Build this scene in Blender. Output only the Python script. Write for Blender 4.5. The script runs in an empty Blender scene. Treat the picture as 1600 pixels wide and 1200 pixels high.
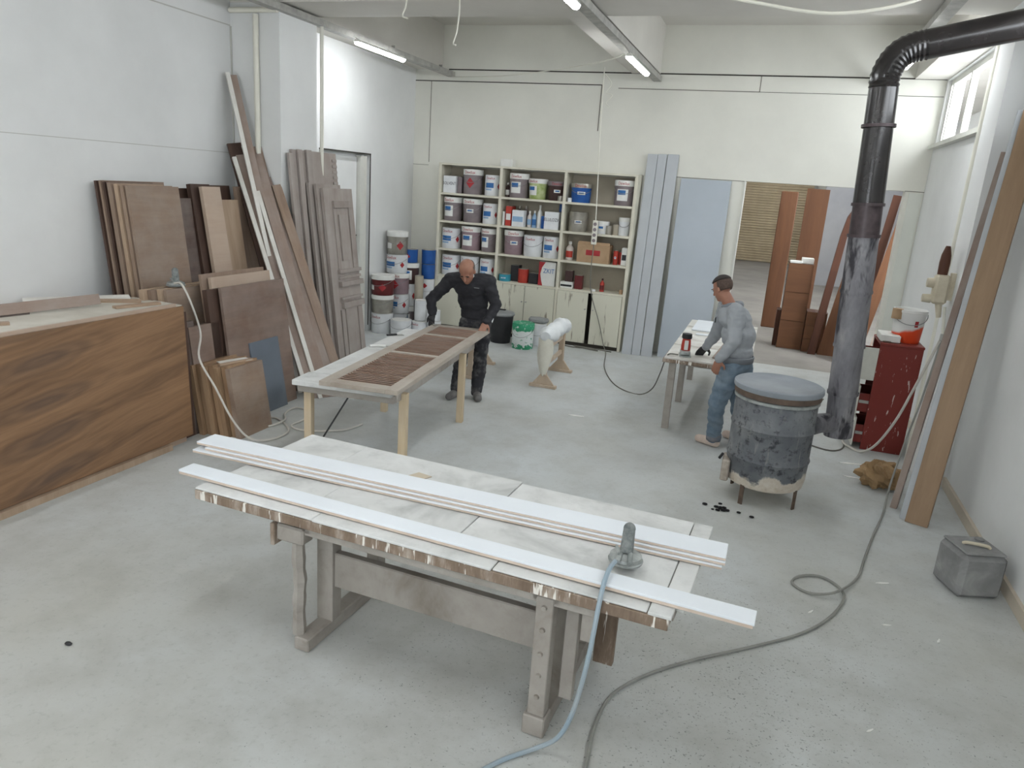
import bpy, bmesh, math, random
from mathutils import Vector, Matrix
random.seed(7)
SC = bpy.context.scene
COL = SC.collection
PI = math.pi

# ---------------------------------------------------------------- camera
def make_camera():
    cd = bpy.data.cameras.new('camera'); cam = bpy.data.objects.new('camera', cd); COL.objects.link(cam)
    yaw, pitch, roll = (math.radians(a) for a in (18.507, 15.248, 4.027))
    f = Vector((-math.sin(yaw)*math.cos(pitch), math.cos(yaw)*math.cos(pitch), -math.sin(pitch)))
    r0 = Vector((math.cos(yaw), math.sin(yaw), 0)); u0 = r0.cross(f)
    r = r0*math.cos(roll) + u0*math.sin(roll); u = u0*math.cos(roll) - r0*math.sin(roll)
    m = Matrix((r, u, -f)).transposed().to_4x4(); m.translation = (0, 0, 2.4)
    cam.matrix_world = m
    cd.sensor_width = 36; cd.sensor_fit = 'HORIZONTAL'; cd.lens = 1146.84/1600*36; cd.clip_end = 200
    SC.camera = cam
make_camera()

# ---------------------------------------------------------------- world, daylight, exposure
W = bpy.data.worlds.new('daylight'); SC.world = W; W.use_nodes = True
bg = W.node_tree.nodes['Background']; bg.inputs[0].default_value = (0.90, 0.95, 1.0, 1); bg.inputs[1].default_value = 10.5
SC.view_settings.view_transform = 'Standard'; SC.view_settings.look = 'None'
SC.view_settings.gamma = 1; SC.view_settings.use_curve_mapping = False
SC.view_settings.exposure = -0.12
SC.cycles.max_bounces = 8; SC.cycles.diffuse_bounces = 5; SC.cycles.sample_clamp_indirect = 6
LAMP = 78.0      # strength of the tube lamps

def portal(loc, rot, sx, sy):
    l = bpy.data.lights.new('window_daylight', 'AREA'); l.shape = 'RECTANGLE'; l.size = sx; l.size_y = sy
    l.cycles.is_portal = True
    o = bpy.data.objects.new('window_daylight', l); o.location = loc; o.rotation_euler = rot; COL.objects.link(o)
portal((1.95, 9.6, 3.65), (0, PI/2, 0), .8, 3.5)
portal((1.95, 4.1, 3.65), (0, PI/2, 0), .8, 5.2)
portal((1.95, -1.6, 3.65), (0, PI/2, 0), .8, 4.8)
portal((-2.2, -5.1, 1.55), (PI/2, 0, 0), 3.0, 2.7)  # added gate behind the camera
portal((3.9, 18, 3.2), (0, PI/2, 0), 1.4, 9)  # added opening in the hall's right wall

# ---------------------------------------------------------------- materials
def lin(c):
    return tuple(((v/255)/12.92 if v/255 <= .04045 else ((v/255+.055)/1.055)**2.4) for v in c) + (1,)
class N:
    def __init__(s, name):
        s.m = bpy.data.materials.new(name); s.m.use_nodes = True; s.t = s.m.node_tree
        s.b = s.t.nodes['Principled BSDF']
    def n(s, typ, **kw):
        nd = s.t.nodes.new(typ)
        for k, v in kw.items():
            if k[0] == '_': setattr(nd, k[1:], v)
            else: nd.inputs[k.replace('_', ' ')].default_value = v
        return nd
    def l(s, a, b): s.t.links.new(a, b)
    def coord(s, scale=(1,1,1), rot=(0,0,0), kind='Object', rand=False):
        c = s.n('ShaderNodeTexCoord'); m = s.n('ShaderNodeMapping'); m.inputs['Scale'].default_value = scale
        m.inputs['Rotation'].default_value = rot
        s.l(c.outputs[kind], m.inputs['Vector'])
        if rand:
            oi = s.n('ShaderNodeObjectInfo'); mu = s.n('ShaderNodeMath', _operation='MULTIPLY'); mu.inputs[1].default_value = 37.0
            s.l(oi.outputs['Random'], mu.inputs[0]); s.l(mu.outputs[0], m.inputs['Location'])
        return m.outputs[0]
    def noise(s, vec, scale, detail=4, rough=.55, dist=0):
        nd = s.n('ShaderNodeTexNoise', Scale=scale, Detail=detail, Roughness=rough, Distortion=dist); s.l(vec, nd.inputs['Vector']); return nd.outputs[0]
    def ramp(s, fac, stops):
        r = s.n('ShaderNodeValToRGB'); e = r.color_ramp.elements
        e[0].position, e[0].color = stops[0][0], stops[0][1]
        e[1].position, e[1].color = stops[-1][0], stops[-1][1]
        for p, c in stops[1:-1]:
            x = e.new(p); x.color = c
        s.l(fac, r.inputs[0]); return r.outputs[0]
    def mix(s, fac, a, b, mode='MIX'):
        m = s.n('ShaderNodeMix', _data_type='RGBA', _blend_type=mode)
        for v, i in ((fac, 0), (a, 6), (b, 7)):
            if isinstance(v, (int, float, tuple)): m.inputs[i].default_value = v
            else: s.l(v, m.inputs[i])
        return m.outputs[2]
    def bump(s, h, strength, dist=.01):
        b = s.n('ShaderNodeBump', Strength=strength, Distance=dist); s.l(h, b.inputs['Height']); s.l(b.outputs[0], s.b.inputs['Normal'])
    def rnd(s, col, amt):
        oi = s.n('ShaderNodeObjectInfo'); mr = s.n('ShaderNodeMapRange'); mr.inputs[3].default_value = 1-amt; mr.inputs[4].default_value = 1+amt
        s.l(oi.outputs['Random'], mr.inputs[0])
        h = s.n('ShaderNodeHueSaturation'); s.l(mr.outputs[0], h.inputs['Value']); s.l(col, h.inputs['Color']); return h.outputs[0]
    def out(s, col, rough=.6, metal=0, spec=.3):
        s.l(col, s.b.inputs['Base Color']); s.b.inputs['Roughness'].default_value = rough
        s.b.inputs['Metallic'].default_value = metal; s.b.inputs['Specular IOR Level'].default_value = spec
        return s.m
def plain(name, c, c2=None, rough=.6, metal=0, scale=5, var=.1, bump=0, bscale=60, rand=0, spec=.3, lo=.35, hi=.7):
    m = N(name); v = m.coord(rand=True)
    a = lin(c); b = lin(c2) if c2 else tuple(x*(1-var) for x in a[:3]) + (1,)
    col = m.ramp(m.noise(v, scale, 5, .6), [(lo, a), (hi, b)])
    if rand: col = m.rnd(col, rand)
    if bump: m.bump(m.noise(v, bscale, 3), bump)
    return m.out(col, rough, metal, spec)
def wood(name, c1, c2, axis='z', scale=4, rough=.55, rand=.08, dust=0, contrast=(.3, .7), dustc=(190, 188, 184), c3=None):
    m = N(name); k = {'x': (.12, 1, 1), 'y': (1, .12, 1), 'z': (1, 1, .12)}[axis]
    v = m.coord(scale=k, rand=True)
    n1 = m.noise(v, scale*2.2, 6, .6, .8); n2 = m.noise(v, scale*14, 3, .6)
    st = [(contrast[0], lin(c1)), (contrast[1], lin(c2))]
    if c3: st = [(contrast[0], lin(c1)), (.5, lin(c3)), (contrast[1], lin(c2))]
    col = m.ramp(n1, st)
    col = m.mix(.25, col, m.ramp(n2, [(.3, lin(c2)), (.7, lin(c1))]))
    if rand: col = m.rnd(col, rand)
    if dust:
        d = m.noise(m.coord(rand=True), 3.5, 5, .6)
        f = m.ramp(d, [(.3, (0, 0, 0, 1)), (.75, (dust, dust, dust, 1))])
        col = m.mix(f, col, lin(dustc))
    m.bump(n2, .08, .004)
    return m.out(col, rough)

def mat_floor():
    m = N('dusty_concrete'); v = m.coord()
    big = m.noise(v, .55, 4, .6); mid = m.noise(v, 3.2, 6, .65); fine = m.noise(v, 30, 4, .7); sp = m.noise(v, 85, 2, .5)
    base = m.ramp(big, [(.3, lin((186, 187, 182))), (.5, lin((190, 193, 192))), (.7, lin((198, 203, 205)))])
    base = m.mix(m.ramp(mid, [(.42, (0, 0, 0, 1)), (.75, (.55, .55, .55, 1))]), base, lin((163, 163, 158)))
    base = m.mix(m.ramp(fine, [(.55, (0, 0, 0, 1)), (.8, (.4, .4, .4, 1))]), base, lin((135, 134, 130)))
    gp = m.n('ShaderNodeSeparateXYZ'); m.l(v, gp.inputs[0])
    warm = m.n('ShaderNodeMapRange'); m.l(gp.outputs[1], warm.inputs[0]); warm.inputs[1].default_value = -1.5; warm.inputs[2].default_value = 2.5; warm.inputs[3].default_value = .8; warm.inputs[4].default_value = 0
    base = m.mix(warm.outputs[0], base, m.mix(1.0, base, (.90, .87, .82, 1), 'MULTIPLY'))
    # grit: dark specks that lie in patches, thickest right of the long bench
    pos = m.n('ShaderNodeNewGeometry').outputs['Position']
    d = m.n('ShaderNodeVectorMath', _operation='DISTANCE'); m.l(pos, d.inputs[0]); d.inputs[1].default_value = (.15, 3.3, 0)
    near = m.n('ShaderNodeMapRange'); m.l(d.outputs['Value'], near.inputs[0]); near.inputs[1].default_value = .3; near.inputs[2].default_value = 2.6
    near.inputs[3].default_value = .105; near.inputs[4].default_value = 0
    patch = m.noise(v, 2.3, 3, .6)
    a = m.n('ShaderNodeMath', _operation='ADD'); m.l(sp, a.inputs[0]); m.l(near.outputs[0], a.inputs[1])
    b = m.n('ShaderNodeMath', _operation='MULTIPLY_ADD'); m.l(patch, b.inputs[0]); b.inputs[1].default_value = .16; m.l(a.outputs[0], b.inputs[2])
    base = m.mix(m.ramp(b.outputs[0], [(.815, (0, 0, 0, 1)), (.87, (.6, .6, .6, 1))]), base, lin((84, 84, 82)))
    m.bump(fine, .15, .004)
    return m.out(base, .75, 0, .25)
def mat_wall(name, c, stain=.25, scale=1.2):
    m = N(name); v = m.coord()
    n1 = m.noise(v, scale, 5, .6); n2 = m.noise(v, 9, 6, .7)
    col = m.ramp(n1, [(.3, lin(c)), (.75, lin(tuple(x*.95 for x in c)))])
    col = m.mix(m.ramp(n2, [(.66, (0, 0, 0, 1)), (.85, (stain, stain, stain, 1))]), col, lin((168, 166, 158)))
    m.bump(m.noise(v, 45, 3), .12, .004)
    return m.out(col, .8, 0, .2)
MT = {}
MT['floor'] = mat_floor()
MT['wall'] = mat_wall('white_wall_paint', (225, 226, 225))
MT['wall_b'] = mat_wall('cream_wall_paint', (226, 225, 216))
MT['ceil'] = mat_wall('ceiling_paint', (212, 209, 202))
MT['joint_m'] = plain('mid_gap_shade', (124, 120, 112), rough=.9)
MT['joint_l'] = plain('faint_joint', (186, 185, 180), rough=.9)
MT['joint'] = plain('dark_gap_shade', (62, 58, 54), rough=.9)  # dark colour stands for the shade inside open gaps
MT['board_w'] = mat_wall('painted_board', (220, 222, 214), .15)
MT['steel_gal'] = plain('galvanised_steel', (178, 177, 172), (150, 149, 144), rough=.5, metal=.25, scale=9)
MT['frame_w'] = plain('white_window_frame', (215, 215, 208), rough=.5)
MT['pvc'] = plain('white_pvc', (224, 222, 210), rough=.45)
def mat_emit(name, c, s):
    m = N(name); m.b.inputs['Emission Color'].default_value = c; m.b.inputs['Emission Strength'].default_value = s
    m.b.inputs['Base Color'].default_value = (.9, .9, .9, 1); return m.m
MT['tube'] = mat_emit('lit_led_tube', (.95, .98, 1, 1), LAMP)
def mat_glass():
    m = N('window_glass'); nt = m.t
    t = nt.nodes.new('ShaderNodeBsdfTransparent'); g = nt.nodes.new('ShaderNodeBsdfGlossy'); g.inputs['Roughness'].default_value = .05
    mx = nt.nodes.new('ShaderNodeMixShader'); mx.inputs[0].default_value = .06
    nt.links.new(t.outputs[0], mx.inputs[1]); nt.links.new(g.outputs[0], mx.inputs[2])
    nt.links.new(mx.outputs[0], nt.nodes['Material Output'].inputs[0]); return m.m
MT['glass'] = mat_glass()

# ---------------------------------------------------------------- mesh helpers
class B:
    """collects shapes, build() links them as one mesh object"""
    def __init__(s): s.v = []; s.f = []
    def add(s, vs, fs):
        o = len(s.v); s.v += [tuple(v) for v in vs]; s.f += [tuple(i+o for i in f) for f in fs]; return s
    def box(s, a, b):
        (x0, y0, z0), (x1, y1, z1) = a, b
        return s.add([(x0,y0,z0),(x1,y0,z0),(x1,y1,z0),(x0,y1,z0),(x0,y0,z1),(x1,y0,z1),(x1,y1,z1),(x0,y1,z1)],
                     [(3,2,1,0),(4,5,6,7),(0,1,5,4),(1,2,6,5),(2,3,7,6),(3,0,4,7)])
    def beam(s, p, q, w, h, up=(0,0,1)):
        """box from p to q, w wide, h high"""
        p, q = Vector(p), Vector(q); d = (q-p).normalized(); up = Vector(up)
        sx = d.cross(up)
        if sx.length < 1e-4: sx = d.cross(Vector((1,0,0)))
        sx.normalize(); u = sx.cross(d)
        vs = [c + sx*(i*w/2) + u*(j*h/2) for c in (p, q) for i, j in ((-1,-1),(1,-1),(1,1),(-1,1))]
        return s.add(vs, [(0,1,2,3),(7,6,5,4),(0,4,5,1),(1,5,6,2),(2,6,7,3),(3,7,4,0)])
    def cyl(s, p, q, r0, r1=None, n=20, caps=True):
        r1 = r0 if r1 is None else r1
        p, q = Vector(p), Vector(q); d = (q-p).normalized()
        a = d.orthogonal().normalized(); b = d.cross(a); vs = []
        for c, r in ((p, r0), (q, r1)):
            vs += [c + a*(r*math.cos(2*PI*i/n)) + b*(r*math.sin(2*PI*i/n)) for i in range(n)]
        fs = [(i, (i+1) % n, n+(i+1) % n, n+i) for i in range(n)]
        if caps: fs += [tuple(range(n))[::-1], tuple(range(n, 2*n))]
        return s.add(vs, fs)
    def lathe(s, prof, n=28, c=(0,0,0), a0=0, a1=2*PI):
        full = abs(a1-a0-2*PI) < 1e-6; m = n if full else n+1; vs = []; cx, cy, cz = c
        for r, z in prof:
            vs += [(cx+r*math.sin(a0+(a1-a0)*i/n), cy-r*math.cos(a0+(a1-a0)*i/n), cz+z) for i in range(m)]
        fs = []
        for k in range(len(prof)-1):
            for i in range(n):
                j = (i+1) % m; fs.append((k*m+i, k*m+j, (k+1)*m+j, (k+1)*m+i))
        return s.add(vs, fs)
    def tube(s, pts, r, n=8, rr=None):
        pts = [Vector(p) for p in pts]; vs = []; prev = None
        for i, p in enumerate(pts):
            d = (pts[min(i+1, len(pts)-1)] - pts[max(i-1, 0)]).normalized()
            a = (d.orthogonal() if prev is None else prev - d*prev.dot(d)).normalized(); prev = a; b = d.cross(a)
            ri = rr[i] if rr else r
            vs += [p + a*(ri*math.cos(2*PI*k/n)) + b*(ri*math.sin(2*PI*k/n)) for k in range(n)]
        fs = []
        for i in range(len(pts)-1):
            for k in range(n): fs.append((i*n+k, i*n+(k+1) % n, (i+1)*n+(k+1) % n, (i+1)*n+k))
        fs += [tuple(range(n))[::-1], tuple(range((len(pts)-1)*n, len(pts)*n))]
        return s.add(vs, fs)
    def prism(s, poly, d, frame=None):
        """poly: 3d points of a planar outline, extruded by vector d"""
        n = len(poly); d = Vector(d); vs = [Vector(p) for p in poly] + [Vector(p)+d for p in poly]
        return s.add(vs, [tuple(range(n))[::-1], tuple(range(n, 2*n))] + [(i, (i+1) % n, n+(i+1) % n, n+i) for i in range(n)])
    def ball(s, c, r, n=12, sc=(1,1,1)):
        vs = []; fs = []
        for i in range(n+1):
            t = PI*i/n
            for k in range(2*n):
                p = PI*k/n; vs.append((c[0]+r*sc[0]*math.sin(t)*math.cos(p), c[1]+r*sc[1]*math.sin(t)*math.sin(p), c[2]+r*sc[2]*math.cos(t)))
        for i in range(n):
            for k in range(2*n): fs.append((i*2*n+k, (i+1)*2*n+k, (i+1)*2*n+(k+1) % (2*n), i*2*n+(k+1) % (2*n)))
        return s.add(vs, fs)
    def mesh(s, name, off=(0,0,0)):
        me = bpy.data.meshes.new(name); o = Vector(off)
        me.from_pydata([Vector(v)-o for v in s.v], [], s.f); me.update()
        bm = bmesh.new(); bm.from_mesh(me); bmesh.ops.remove_doubles(bm, verts=bm.verts, dist=1e-6)
        bmesh.ops.recalc_face_normals(bm, faces=bm.faces); bm.to_mesh(me); bm.free(); return me
    def base(s):
        xs, ys, zs = zip(*s.v); return ((min(xs)+max(xs))/2, (min(ys)+max(ys))/2, min(zs))
    def build(s, name, mat, parent=None, smooth=False, bevel=0, world=True):
        """shapes are in world space (or in the parent's space when world=False)"""
        if parent is not None: off = abs_loc(parent) if world else (0,0,0)
        else: off = s.base()
        me = s.mesh(name, off); me.materials.append(MT[mat] if isinstance(mat, str) else mat)
        if smooth:
            me.polygons.foreach_set('use_smooth', [True]*len(me.polygons))
            me.set_sharp_from_angle(angle=math.radians(40))
        o = bpy.data.objects.new(name, me); COL.objects.link(o)
        if parent is not None: o.parent = parent
        else: o.location = off
        if bevel:
            b = o.modifiers.new('edge', 'BEVEL'); b.width = bevel; b.segments = 1; b.limit_method = 'ANGLE'
        return o
def abs_loc(o):
    v = Vector((0,0,0))
    while o is not None: v = v + Vector(o.location); o = o.parent
    return v
def tag(o, label, cat, group=None, kind=None):
    o['label'] = label; o['category'] = cat
    if group: o['group'] = group
    if kind: o['kind'] = kind
    return o
def thing(name, label, cat, loc, group=None, rotz=0):
    o = bpy.data.objects.new(name, None); o.empty_display_size = .1; COL.objects.link(o)
    o.location = loc; o.rotation_euler = (0, 0, rotz); return tag(o, label, cat, group)
def struct(o): o['kind'] = 'structure'; return o
def frame3(p0, p1, p2):
    """local x from p0 to p1, local z towards p2"""
    p0, p1, p2 = Vector(p0), Vector(p1), Vector(p2)
    x = (p1-p0); w = x.length; x.normalize(); z = p2-p0; z = z - x*z.dot(x); h = z.length; z.normalize(); y = z.cross(x)
    m = Matrix((x, y, z)).transposed().to_4x4(); m.translation = p0; return m, w, h
def slab(name, p0, p1, p2, t, mat, parent=None, bevel=0, hole=None):
    """flat board: p0 lower corner, p1 other lower corner, p2 upper corner; thickness t behind the face (local +y)"""
    m, w, h = frame3(p0, p1, p2)
    b = B().box((0, 0, 0), (w, t, h))
    me = b.mesh(name); me.materials.append(MT[mat]); o = bpy.data.objects.new(name, me); COL.objects.link(o)
    if parent is not None:
        o.parent = parent; m = Matrix.Translation(-abs_loc(parent)) @ m
    o.matrix_basis = m
    if bevel:
        bv = o.modifiers.new('edge', 'BEVEL'); bv.width = bevel; bv.segments = 1
    return o
def curve_pts(pts, n=8):
    """smooth path through points (Catmull-Rom)"""
    P = [Vector(p) for p in pts]; P = [P[0]*2-P[1]] + P + [P[-1]*2-P[-2]]; out = []
    for i in range(1, len(P)-2):
        for k in range(n):
            t = k/n; a, b, c, d = P[i-1], P[i], P[i+1], P[i+2]
            out.append(.5*((2*b) + (c-a)*t + (2*a-5*b+4*c-d)*t*t + (3*b-a-3*c+d)*t*t*t))
    out.append(P[-2]); return out
_txt = {}
def text_geo(s):
    if s not in _txt:
        cu = bpy.data.curves.new('t', 'FONT'); cu.body = s; cu.size = 1; cu.align_x = 'CENTER'; cu.align_y = 'CENTER'; cu.resolution_u = 2
        o = bpy.data.objects.new('t', cu); COL.objects.link(o)
        dg = bpy.context.evaluated_depsgraph_get(); me = bpy.data.meshes.new_from_object(o.evaluated_get(dg))
        _txt[s] = ([tuple(v.co) for v in me.vertices], [tuple(p.vertices) for p in me.polygons])
        bpy.data.objects.remove(o); bpy.data.meshes.remove(me); bpy.data.curves.remove(cu)
    return _txt[s]

# ================================================================ THE SETTING
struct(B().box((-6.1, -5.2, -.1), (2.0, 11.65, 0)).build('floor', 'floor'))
struct(B().box((-6.1, -5.2, 4.72), (2.0, 11.65, 4.85)).build('ceiling', 'ceil'))
# left wall, with a recess for a boarded-up door
wl = B()
wl.box((-6.1, -5.2, 0), (-5.83, 8.72, 4.72)).box((-6.1, 10.05, 0), (-5.83, 11.65, 4.72)).box((-6.1, 8.72, 2.67), (-5.83, 10.05, 4.72))
wl.box((-6.1, 8.72, 0), (-5.94, 10.05, 2.67))
wleft = struct(wl.build('wall_left', 'wall'))
d1 = bpy.data.objects.new('door_1', None); COL.objects.link(d1); d1.location = (-5.9, 9.4, 0); d1['kind'] = 'structure'
B().box((-5.93, 8.76, 0), (-5.90, 9.78, 2.62)).build('door_panel', 'wall', d1)
B().box((-5.93, 9.80, 0), (-5.84, 9.97, 2.64)).build('door_jamb', 'frame_w', d1)
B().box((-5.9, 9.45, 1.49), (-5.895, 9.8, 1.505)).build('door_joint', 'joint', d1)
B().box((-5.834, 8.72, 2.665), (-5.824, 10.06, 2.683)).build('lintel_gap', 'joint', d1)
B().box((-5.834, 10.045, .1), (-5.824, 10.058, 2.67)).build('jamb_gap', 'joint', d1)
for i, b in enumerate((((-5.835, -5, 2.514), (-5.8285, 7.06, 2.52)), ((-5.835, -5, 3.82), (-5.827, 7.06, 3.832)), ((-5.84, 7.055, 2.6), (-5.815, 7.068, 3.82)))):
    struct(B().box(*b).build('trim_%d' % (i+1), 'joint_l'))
# back wall with the doorway to the next hall
wb = B().prism([(-6.1, 11.45, 0), (-.51, 11.45, 0), (-.51, 11.45, 2.66), (1.57, 11.45, 2.66), (1.57, 11.45, 0), (2.0, 11.45, 0), (2.0, 11.45, 4.72), (-6.1, 11.45, 4.72)], (0, .2, 0))
wback = struct(wb.build('wall_back', 'wall_b'))
k = 4
def joint(x0, x1, z0, z1):  # strip whose dark colour paints the shade of a recessed board gap
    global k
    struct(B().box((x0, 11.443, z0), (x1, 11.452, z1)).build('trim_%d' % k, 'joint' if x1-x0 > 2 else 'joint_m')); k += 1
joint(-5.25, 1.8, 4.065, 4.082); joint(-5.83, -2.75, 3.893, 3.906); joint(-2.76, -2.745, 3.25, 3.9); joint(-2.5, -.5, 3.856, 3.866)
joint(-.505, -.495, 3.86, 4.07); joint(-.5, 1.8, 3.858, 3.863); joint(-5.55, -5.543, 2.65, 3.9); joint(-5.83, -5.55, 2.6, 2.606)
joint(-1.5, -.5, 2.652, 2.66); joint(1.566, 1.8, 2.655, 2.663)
B().box((-.525, 11.43, 0), (-.505, 11.66, 2.66)).build('door_trim', 'frame_w', wback)
B().box((1.62, 11.435, 0), (1.78, 11.45, 2.64)).build('wall_board', 'board_w', wback)
# right wall with a band of high windows
wins = [(-4.0, .8), (1.5, 6.7), (7.85, 11.36)]
wr = B().box((1.8, -5.2, 0), (2.0, 11.65, 3.25)).box((1.8, -5.2, 4.05), (2.0, 11.65, 4.72))
ys = [-5.2] + [y for w in wins for y in w] + [11.65]
for i in range(0, len(ys), 2): wr.box((1.8, ys[i], 3.25), (2.0, ys[i+1], 4.05))
struct(wr.build('wall_right', 'wall'))
for i, (a, b) in enumerate(wins):
    w = bpy.data.objects.new('window_%d' % (i+1), None); COL.objects.link(w); w.location = (1.87, (a+b)/2, 3.25); w['kind'] = 'structure'
    f = B().box((1.84, a, 3.25), (1.9, b, 3.31)).box((1.84, a, 3.98), (1.9, b, 4.05)).box((1.84, a, 3.31), (1.9, a+.06, 3.98)).box((1.84, b-.05, 3.31), (1.9, b, 3.98))
    f.build('window_frame', 'frame_w', w)
    ms = [11.12, 10.15, 9.2] if i == 2 else [a + (b-a)*q/4 for q in (1, 2, 3)]
    edge = [a+.06] + sorted(ms) + [b-.05]
    for y in ms: B().box((1.83, y-.03, 3.31), (1.9, y+.03, 3.98)).build('mullion', 'frame_w', w)
    for q in range(len(edge)-1): B().box((1.868, edge[q], 3.31), (1.872, edge[q+1], 3.98)).build('pane', 'glass', w)
    B().box((1.72, a-.02, 3.2), (1.84, b+.05 if i == 2 else b, 3.245)).build('window_sill', 'frame_w', w)
# wall behind the camera; its glazed gate is added for frontal fill daylight
wf = B().prism([(-6.1, -5.2, 0), (-3.7, -5.2, 0), (-3.7, -5.2, 2.9), (-.7, -5.2, 2.9), (-.7, -5.2, 0), (2.0, -5.2, 0), (2.0, -5.2, 4.72), (-6.1, -5.2, 4.72)], (0, .2, 0))
struct(wf.build('wall_front', 'wall'))
d2 = bpy.data.objects.new('fill_gate', None); COL.objects.link(d2); d2.location = (-2.2, -5.1, 0); d2['kind'] = 'structure'
B().box((-3.7, -5.15, 0), (-.7, -5.05, .2)).build('door_panel', 'frame_w', d2)
for q in range(5):
    x = -3.7 + .75*q; B().box((x-.04, -5.13, .2), (x+.04, -5.05, 2.9)).build('mullion', 'frame_w', d2)
    if q < 4: B().box((x+.04, -5.1, .2), (x+.71, -5.095, 2.9)).build('pane', 'glass', d2)
# columns and beams
def beam(a, b, m='ceil'):
    global k
    struct(B().box(a, b).build('trim_%d' % k, m)); k += 1
beam((-5.83, 7.07, 0), (-5.21, 7.75, 4.05), 'wall'); beam((1.56, 7.25, 0), (1.8, 7.75, 4.05), 'wall')
for y in (7.07, 1.2, -4.6): beam((-5.83, y, 4.05), (1.8, y+.68, 4.72))
for y0, y1 in ((7.75, 11.45), (1.88, 7.07), (-3.92, 1.2)):
    beam((-5.83, y0, 4.07), (-5.36, y1, 4.72)); beam((-2.32, y0, 4.07), (-1.9, y1, 4.72)); beam((1.42, y0, 4.07), (1.8, y1, 4.72))
struct(B().box((1.775, -5, 0), (1.8, 7.25, .09)).build('baseboard_right', plain('skirting', (196, 186, 170), rough=.7)))
struct(B().box((1.775, 7.75, 0), (1.8, 11.45, .09)).build('baseboard_right.001', plain('skirting_2', (206, 198, 184), rough=.7)))
MT['cable_grey'] = plain('cable_grey', (190, 186, 175), rough=.6)
# pipes and trays on the setting
tag(B().cyl((-5.48, 7.035, 0), (-5.48, 7.035, 3.93), .03, n=12).build('conduit_pipe', 'pvc', smooth=True), 'white vertical conduit pipe on the front of the wall pillar', 'pipe')
tag(B().tube([(-5.80, 7.03, 3.97), (-5.2, 7.03, 3.97)], .028, 10).build('conduit_pipe', 'pvc', smooth=True), 'white horizontal conduit pipe across the top of the wall pillar', 'pipe')
tag(B().cyl((-5.17, 7.79, 0), (-5.17, 7.79, 4.04), .022, n=12).build('conduit_pipe', 'pvc', smooth=True), 'thin vertical conduit pipe at the far edge of the wall pillar', 'pipe')
tag(B().cyl((1.59, 7.83, 0), (1.59, 7.83, 4.04), .045, n=14).build('conduit_pipe', 'pvc', smooth=True), 'pale vertical pipe running down beside the right wall pillar', 'pipe')
for x, lab in ((-5.19, 'galvanised cable tray under the ceiling along the left wall'), (-1.93, 'galvanised cable tray under the middle ceiling beam'), (1.05, 'galvanised cable tray near the ceiling above the black stove pipe')):
    tb = B()
    tb.prism([(x-.055, -5, 3.96), (x+.055, -5, 3.96), (x+.055, -5, 4.03), (x+.049, -5, 4.03), (x+.049, -5, 3.966), (x-.049, -5, 3.966), (x-.049, -5, 4.03), (x-.055, -5, 4.03)], (0, 16.43, 0))
    t = thing('cable_tray', lab, 'cable tray', (x, 3, 3.96)); tb.build('tray', 'steel_gal', t)
    for q in range(4): B().tube(curve_pts([(x-.03+.02*q+random.uniform(-.012, .012), y, 3.985+random.uniform(0, .03)) for y in range(-5, 12)], 3), .006, 5).build('cable', 'cable_grey', t)
    for y in (-2, 1.5, 4.5, 7.4, 9.5, 11): B().beam((x, y, 4.0), (x, y, 4.05 if y == 7.4 or y == 1.5 else 4.072), .05, .01, (0, 1, 0)).build('hanger', 'steel_gal', t)
# tube lamps
def lamp(x, y, z, lab, L=1.2, w=.075, group=None, rodz=4.0, rodx=0):
    t = thing('tube_lamp', lab, 'lamp', (x, y, z), group)
    B().prism([(x-w/2, y-L/2, z+.03), (x+w/2, y-L/2, z+.03), (x+w*.3, y-L/2, z+.06), (x-w*.3, y-L/2, z+.06)], (0, L, 0)).build('housing', 'frame_w', t)
    n = 8; B().prism([(x-w/2*math.cos(PI*i/n), y-L/2+.02, z+.03-.035*math.sin(PI*i/n)) for i in range(n+1)], (0, L-.04, 0)).build('diffuser', 'tube', t)
    for dy in (-.4, .4): B().cyl((x, y+dy, z+.05), (x+rodx, y+dy, rodz), .006, n=6).build('hanging_rod', 'steel_gal', t)
lamp(-5.0, 8.85, 3.86, 'lit tube lamp hanging along the left wall near the corner', rodx=-.15, rodz=3.98)
lamp(-1.80, 9.2, 3.80, 'lit tube lamp below the middle cable tray nearest the shelves', rodx=-.1, rodz=3.98)
lamp(-1.80, 5.75, 3.80, 'lit tube lamp cut by the top of the picture', rodx=-.1, rodz=3.98)
lamp(1.0, 8.4, 3.80, 'lit tube lamp half hidden behind the bend of the black stove pipe', rodz=3.97)
for x, y, lab in ((-5.0, 2.4, 'added unseen tube lamp along the left wall over the front of the workshop'), (-1.8, 2.2, 'added unseen tube lamp over the foreground workbench'), (-5.0, -1.2, 'added unseen tube lamp on the left behind the camera'), (-1.8, -1.2, 'added unseen tube lamp in the middle behind the camera'), (1.0, -1.2, 'added unseen tube lamp on the right behind the camera')):  # out of view, added to light the front of the workshop
    lamp(x, y, 3.80, lab, rodx=0 if x > 0 else -.1, rodz=3.97)
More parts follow.
